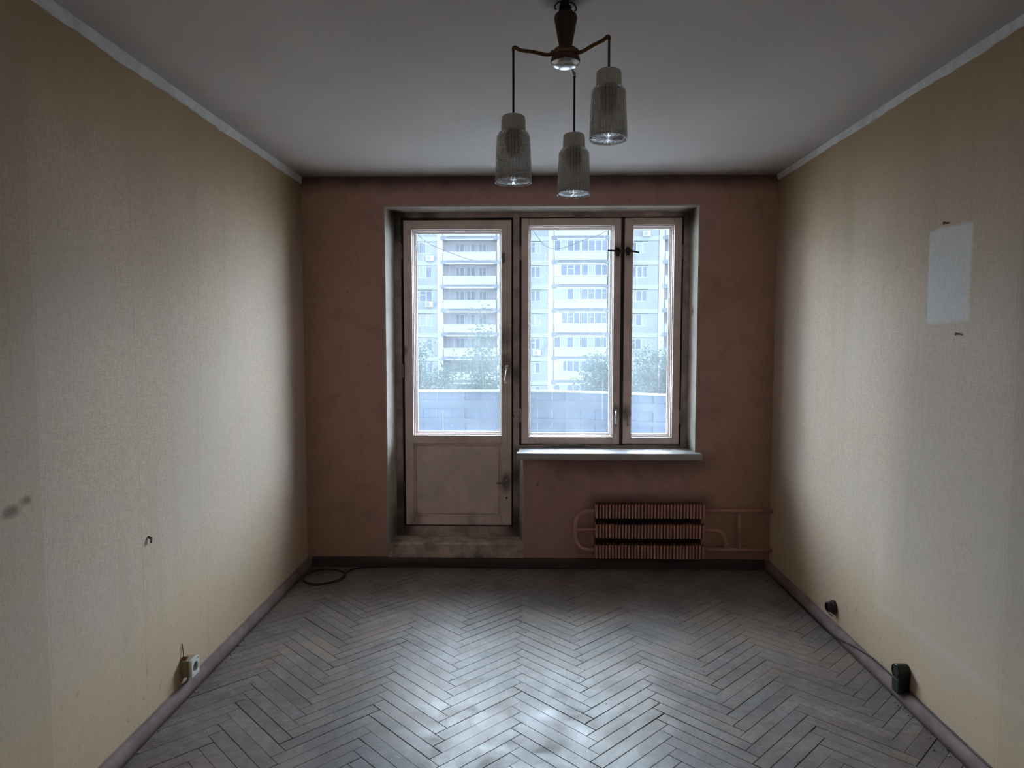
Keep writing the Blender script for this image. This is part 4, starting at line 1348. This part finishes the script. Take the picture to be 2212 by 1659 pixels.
def wire_thing(pts, r, label):
    tag(put('clothes_line', MB().tube(smooth_path(pts, 7), r * 1.3, 6), 'tape_black', smooth=True), label, 'line', 'lines hanging over the balcony')
wire_thing([(-1.02, 1.15, 2.738), (-0.985, 1.15, 2.52), (-0.9465, 1.15, 2.454), (-0.8313, 1.15, 2.358), (-0.6965, 1.15, 2.297), (-0.5423, 1.15, 2.239), (-0.4266, 1.15, 2.205)], 0.0022, 'loose dark line drooping outside the balcony door glass')
wire_thing([(-0.06, 1.15, 2.738), (0.02, 1.15, 2.51), (0.0544, 1.15, 2.439), (0.1314, 1.15, 2.344), (0.2082, 1.15, 2.306), (0.285, 1.15, 2.313), (0.45, 1.15, 2.375), (0.66, 1.15, 2.468), (0.80, 1.15, 2.738)], 0.0022, 'sagging dark line outside the wide casement')

# ================================================================== OUTSIDE: ground, house across the yard, trees
GZ = -11.4
tag(put('ground', MB().box(-120, 120, 0.6, 160, GZ - 0.5, GZ), 'ground_earth'), kind='structure')

BYF = 80.0
house = root('apartment_building', (1.0, BYF, GZ), 'pale blue-grey panel apartment house with stacked balconies across the yard', 'building')
FH = 2.913                              # storey height
Z0 = 13.58                              # middle of the beam of the topmost balcony in view
K0, K1 = -1, 8
stacks = (-10.41, 3.08, 16.47)          # left edges of the balcony bays
BW = 6.62
sections = ((-18.5, -11.05), (-3.30, 2.85), (10.00, 15.80), (23.2, 29.0))
box_me = {}
def unit(material):
    if material not in box_me:
        box_me[material] = MB().box(0, 1, 0, 1, 0, 1).mesh('slab', material)
    return box_me[material]
def ubox(name, material, parent, x0, x1, y0, y1, z0, z1):
    o = bpy.data.objects.new(name, unit(material))
    COL.objects.link(o)
    o.parent = parent
    off = wloc(parent) if parent else Vector((0, 0, 0))
    o.location = Vector((x0, y0, z0)) - off
    o.scale = (x1 - x0, y1 - y0, z1 - z0)
    return o
def unseen_wing(x0, x1):  # unseen house ends added to hold back sky light on the side walls
    mb = MB().box(x0, x1, BYF, BYF + 13, GZ, Z0 - K0 * FH + 1.5)
    x = x0 + 2.0
    while x < x1 - 7:
        for k in range(K0, K1 + 1):
            zc = Z0 - k * FH
            mb.box(x, x + BW, BYF - 0.9, BYF, zc - 0.15, zc + 1.2)
        x += 13.4
    put('unseen_wing', mb, 'facade_panel', house)
rr = random.Random(31)
ztop = Z0 - K0 * FH + 1.5
mb = MB().box(-18.5, 29.0, BYF + 1.6, BYF + 13, GZ, ztop)
put('rear_block', mb, 'loggia_back', house)
put('roof', MB().box(-18.7, 29.2, BYF - 0.2, BYF + 13.2, ztop, ztop + 0.4), 'facade_band', house)

def far_window(x0, x1, zb, zt, splits, curtain=(), yb=BYF, sillv=True, transom=()):
    """frame with its panes as sub-parts; splits are fractions of the width"""
    t = 0.09
    mb = MB()
    xs = [x0 + (x1 - x0) * s for s in (0, *splits, 1)]
    mb.box(x0, x1, yb - 0.02, yb + 0.06, zb, zb + t); mb.box(x0, x1, yb - 0.02, yb + 0.06, zt - t, zt)
    for x in xs[1:-1]:
        mb.box(x - t * .55, x + t * .55, yb - 0.02, yb + 0.06, zb + t, zt - t)
    mb.box(x0, x0 + t, yb - 0.02, yb + 0.06, zb + t, zt - t); mb.box(x1 - t, x1, yb - 0.02, yb + 0.06, zb + t, zt - t)
    for i in transom:
        zm = zb + (zt - zb) * 0.62
        mb.box(xs[i], xs[i + 1], yb - 0.02, yb + 0.05, zm - 0.035, zm + 0.035)
    if sillv:
        mb.box(x0 - 0.06, x1 + 0.06, yb - 0.12, yb, zb - 0.09, zb)
    fr = put('window', mb, 'far_frame', house)
    for i in range(len(xs) - 1):
        p = bpy.data.objects.new('pane', unit('far_curtain' if i in curtain else 'far_glass'))
        COL.objects.link(p); p.parent = fr
        off = wloc(fr)
        p.location = Vector((xs[i] + 0.04, yb + 0.005, zb + t * .5)) - off
        p.scale = (xs[i + 1] - xs[i] - 0.08, 0.02, zt - zb - t)

# wall sections: per storey a ribbed panel, a smooth band and joints between
wins = {0: [(-15.9, -14.7, (0.5,)), (-14.05, -11.72, (0.33, 0.68))], 1: [(-2.2, -0.9, (0.5,)), (0.33, 1.52, (0.47,))], 2: [(12.35, 14.45, (0.36, 0.70))], 3: [(25.5, 27.0, (0.5,))]}
for si, (sx0, sx1) in enumerate(sections):
    for k in range(K0, K1 + 1):
        zb = Z0 + 0.10 - (k + 1) * FH         # bottom of this storey's panel = beam below
        zs = zb + FH
        holes = [w_[:2] for w_ in wins[si]]
        wz0, wz1 = zb + 0.95, zb + 0.95 + 1.62
        mb = MB()
        xs = [sx0 + 0.02] + [e for h_ in holes for e in h_] + [sx1 - 0.02]
        mb.box(xs[0], xs[-1], BYF + 0.03, BYF + 1.7, zb + 0.03, wz0)
        for a, b in zip(xs[0::2], xs[1::2]):
            mb.box(a, b, BYF + 0.03, BYF + 1.7, wz0, zs - 0.50)
        for a, b in holes:
            mb.box(a, b, BYF + 0.35, BYF + 1.7, wz0, zs - 0.50)
        put('wall_panel', mb, 'facade_panel', house)
        ubox('floor_band', 'facade_band', house, sx0 + 0.02, sx1 - 0.02, BYF, BYF + 1.7, zs - 0.46, zs)
        ubox('joint_strip', 'facade_white', house, sx0, sx1, BYF - 0.015, BYF + 0.3, zb - 0.035, zb + 0.035)
        for j, (a, b, sp) in enumerate(wins[si]):
            cur = tuple(i for i in range(len(sp) + 1) if rr.random() < 0.40)
            far_window(a, b, wz0, wz1 - 0.22, sp, cur, BYF + 0.16, True, tuple(i for i in range(len(sp) + 1) if rr.random() < 0.25))
unseen_wing(-62.0, -18.7)
unseen_wing(29.2, 50.0)
# white piers beside the bays
for x in stacks:
    put('pier', MB().box(x - 0.64, x + 0.02, BYF - 0.05, BYF + 1.7, GZ, ztop), 'facade_white', house)
    put('pier', MB().box(x + BW + 0.02, x + BW + 0.48, BYF - 0.05, BYF + 1.7, GZ, ztop), 'facade_white', house)
# balcony bays
for bi, x in enumerate(stacks):
    for k in range(K0, K1 + 1):
        zc = Z0 - k * FH
        beam = ubox('balcony_beam', 'balcony_beam', house, x + 0.35, x + BW - 0.35, BYF - 0.10, BYF + 1.6, zc - 0.10, zc + 0.20)
        ubox('edge_strip', 'facade_white', house, x + 0.40, x + BW - 0.40, BYF - 0.24, BYF + 0.2, zc - 0.24, zc - 0.10)
        for xa in (x - 0.22, x + BW - 0.62):
            ubox('corbel', 'balcony_beam', house, xa, xa + 0.84, BYF - 0.16, BYF + 1.6, zc - 0.22, zc + 0.22)
        par = ubox('balcony_front', 'balcony_front', house, x + 0.10, x + BW - 0.12, BYF - 0.20, BYF - 0.12, zc + 0.24, zc + 1.18)
        ubox('hand_rail', 'facade_white', house, x + 0.06, x + BW - 0.08, BYF - 0.24, BYF - 0.10, zc + 1.18, zc + 1.27)
        zt = zc + FH - 0.26
        if bi == 1:
            # glazed in: frames flush above the parapet
            zb = zc + 1.27
            if k == 2: left, lc, rc = (x + 0.85, x + 3.30), (), (1,)
            elif k == 4: left, lc, rc = (x + 0.95, x + 3.25), (), ()
            else: left, lc, rc = (x + 0.06, x + 3.25), tuple(i for i in range(4) if rr.random() < .3), tuple(i for i in range(4) if rr.random() < .35)
            if left[0] > x + 0.5:
                ubox('side_board', 'facade_white', house, x + 0.06, left[0], BYF - 0.18, BYF - 0.10, zb, zt)
            if k == 6:
                ubox('side_board', 'loggia_back', house, x + 0.06, x + 1.25, BYF - 0.18, BYF - 0.10, zb - 1.0, zt)
            n_ = 3 if left[0] > x + 0.5 else 4
            far_window(left[0], left[1], zb, zt, tuple((i + 1) / n_ for i in range(n_ - 1)), lc, BYF - 0.14, False, (1,) if k in (2, 4, 1) else ())
            far_window(x + 3.32, x + BW - 0.08, zb, zt, (0.27, 0.52, 0.78), rc, BYF - 0.14, False, (1, 3) if k in (0, 3, 4) else ())
        else:
            # open: three windows in the set-back wall
            zb = zc + 0.98
            far_window(x + 1.42, x + 2.58, zb, zt - 0.14, (0.45,), (), BYF + 1.52, False)
            far_window(x + 2.74, x + 3.90, zb, zt - 0.14, (0.5,), (0,) if rr.random() < .3 else (), BYF + 1.52, False)
            far_window(x + 4.30, x + 5.28, zb, zt - 0.14, (0.5,), (), BYF + 1.52, False)

def air_con(x, z, label, hose=0):
    r_ = root('air_conditioner', (x, BYF - 0.03, z), label, 'air conditioner', 'air conditioners on the house across')
    put('case', MB().box(x - 0.46, x + 0.46, BYF - 0.36, BYF - 0.03, z, z + 0.62), 'ac_white', r_)
    put('fan_grille', MB().lathe([(0, 0), (0.25, 0), (0.25, 0.03), (0, 0.03)], (x - 0.12, BYF - 0.36, z + 0.31), 18, '-y'), 'ac_dark', r_)
    put('bracket', MB().box(x - 0.4, x - 0.34, BYF - 0.34, BYF - 0.02, z - 0.06, z).box(x + 0.34, x + 0.4, BYF - 0.34, BYF - 0.02, z - 0.06, z), 'ac_dark', r_)
    if hose:
        put('hose', MB().tube(smooth_path([(x + 0.46, BYF - 0.10, z + 0.2), (x + 0.66, BYF - 0.08, z + 0.24), (x + 0.86, BYF - 0.07, z + 0.70), (x + 1.2, BYF - 0.07, z + 1.45)][: 3 if hose == 1 else 4], 5), 0.045, 6), 'ac_dark', r_)
    return r_
air_con(-11.92, 10.82, 'white outdoor cooling unit beside the upper left windows of the house across')
air_con(-12.05, 5.28, 'white outdoor cooling unit with a bent hose, two storeys lower at the left', 1)
air_con(1.08, -0.62, 'white outdoor cooling unit under a window left of the glazed balconies', 2)
air_con(14.25, 13.72, 'white outdoor cooling unit high up right of the glazed balconies')

def tree(name, x, y, topz, crowns, nleaf, label, seed, back=0.0):
    """crowns: list of (cx, cy, cz, rx, ry, rz, share)"""
    rr = random.Random(seed)
    if back:                                    # stands further back, so it is larger to match
        k_ = (y + back + 4.65) / (y + 4.65)
        crowns = [(a * k_, b + back, (c - 1.57) * k_ + 1.57, d * k_, e, f * k_, g_) for (a, b, c, d, e, f, g_) in crowns]
        x, y = x * k_, y + back
    t = root(name, (x, y, GZ), label, 'tree')
    mb = MB()
    mb.tube(smooth_path([(x, y, GZ), (x + .1, y, -6), (x - .05, y, -2.5), (x + 0.05, y, -0.6)], 5), [0.16] * 6 + [0.12] * 5 + [0.07] * 5, 8)
    twig, leaves = [], MB()
    for (cx, cy_, cz, rx, ry, rz, share) in crowns:
        nb = max(3, int(9 * share + 3))
        for b in range(nb):
            # a bough from low in the crown up and out
            a = rr.uniform(0, 2 * pi); q = sqrt(rr.random())
            ex, ey, ez = cx + rx * q * cos(a), cy_ + ry * q * sin(a), cz + rz * sqrt(max(0.02, 1 - q * q)) * rr.uniform(0.35, 1.0)
            s0 = Vector((x + (cx - x) * .4, y + (cy_ - y) * .4, min(cz - rz * .7, -0.8)))
            e = Vector((ex, ey, ez))
            m = (s0 + e) / 2 + Vector((rr.uniform(-.15, .15), rr.uniform(-.15, .15), 0.15))
            pth = smooth_path([s0, m, e], 6)
            mb.tube(pth, [0.020 - 0.016 * i / (len(pth) - 1) for i in range(len(pth))], 5)
            nl = int(nleaf * share / nb)
            for i in range(nl):
                tt = rr.random() ** 0.8
                pt = pth[min(len(pth) - 1, int(tt * len(pth)))]
                sp = 0.10 + 0.17 * (1 - tt) + 0.05
                c = Vector(pt) + Vector((rr.gauss(0, sp), rr.gauss(0, sp), rr.gauss(0, sp * 0.8)))
                L = rr.uniform(0.035, 0.062); W = L * rr.uniform(0.38, 0.55)
                E_ = Euler((rr.uniform(-1.0, 1.0), rr.uniform(-0.9, 0.9), rr.uniform(0, 2 * pi))).to_matrix()
                q_ = [c + E_ @ Vector(p) for p in ((-L, 0, 0), (0, -W, 0.004), (L, 0, -0.006), (0, W, 0.004))]
                leaves.add(q_, [(0, 1, 2, 3)])
    put('branch', mb, 'bark', t)
    tag(put('foliage', leaves, 'leaf', t), kind='stuff')
    return t
tree('tree', -2.6, 12.4, 2.0, [(-2.75, 12.4, 0.55, 0.55, 0.5, 1.25, 0.45), (-1.95, 12.3, 0.25, 0.45, 0.45, 1.05, 0.30), (-2.6, 12.5, -0.4, 1.0, 0.6, 0.7, 0.45)], 5200, 'leafy tree whose crown shows at the left of the balcony door glass', 41, 2.6)
tree('tree', -1.15, 11.4, 2.4, [(-1.05, 11.4, 0.7, 0.50, 0.45, 1.65, 0.55), (-1.55, 11.5, -0.1, 0.5, 0.4, 0.8, 0.3)], 4200, 'taller leafy tree with thin upright shoots behind the balcony door glass', 42)
tree('tree', 1.7, 12.2, 1.5, [(1.75, 12.2, -0.1, 0.62, 0.5, 1.25, 0.85), (1.0, 12.3, -0.6, 0.5, 0.5, 0.75, 0.35), (2.25, 12.0, 0.1, 0.40, 0.4, 1.2, 0.4)], 7000, 'dense leafy tree filling the lower right of the wide casement', 43)
tree('tree', 3.1, 12.6, 2.0, [(3.2, 12.6, 0.0, 0.60, 0.5, 1.35, 0.7), (2.70, 12.5, 0.1, 0.35, 0.4, 1.5, 0.25), (3.7, 12.5, 0.35, 0.45, 0.4, 1.5, 0.4)], 6500, 'leafy tree behind the narrow casement at the right', 44, 2.8)
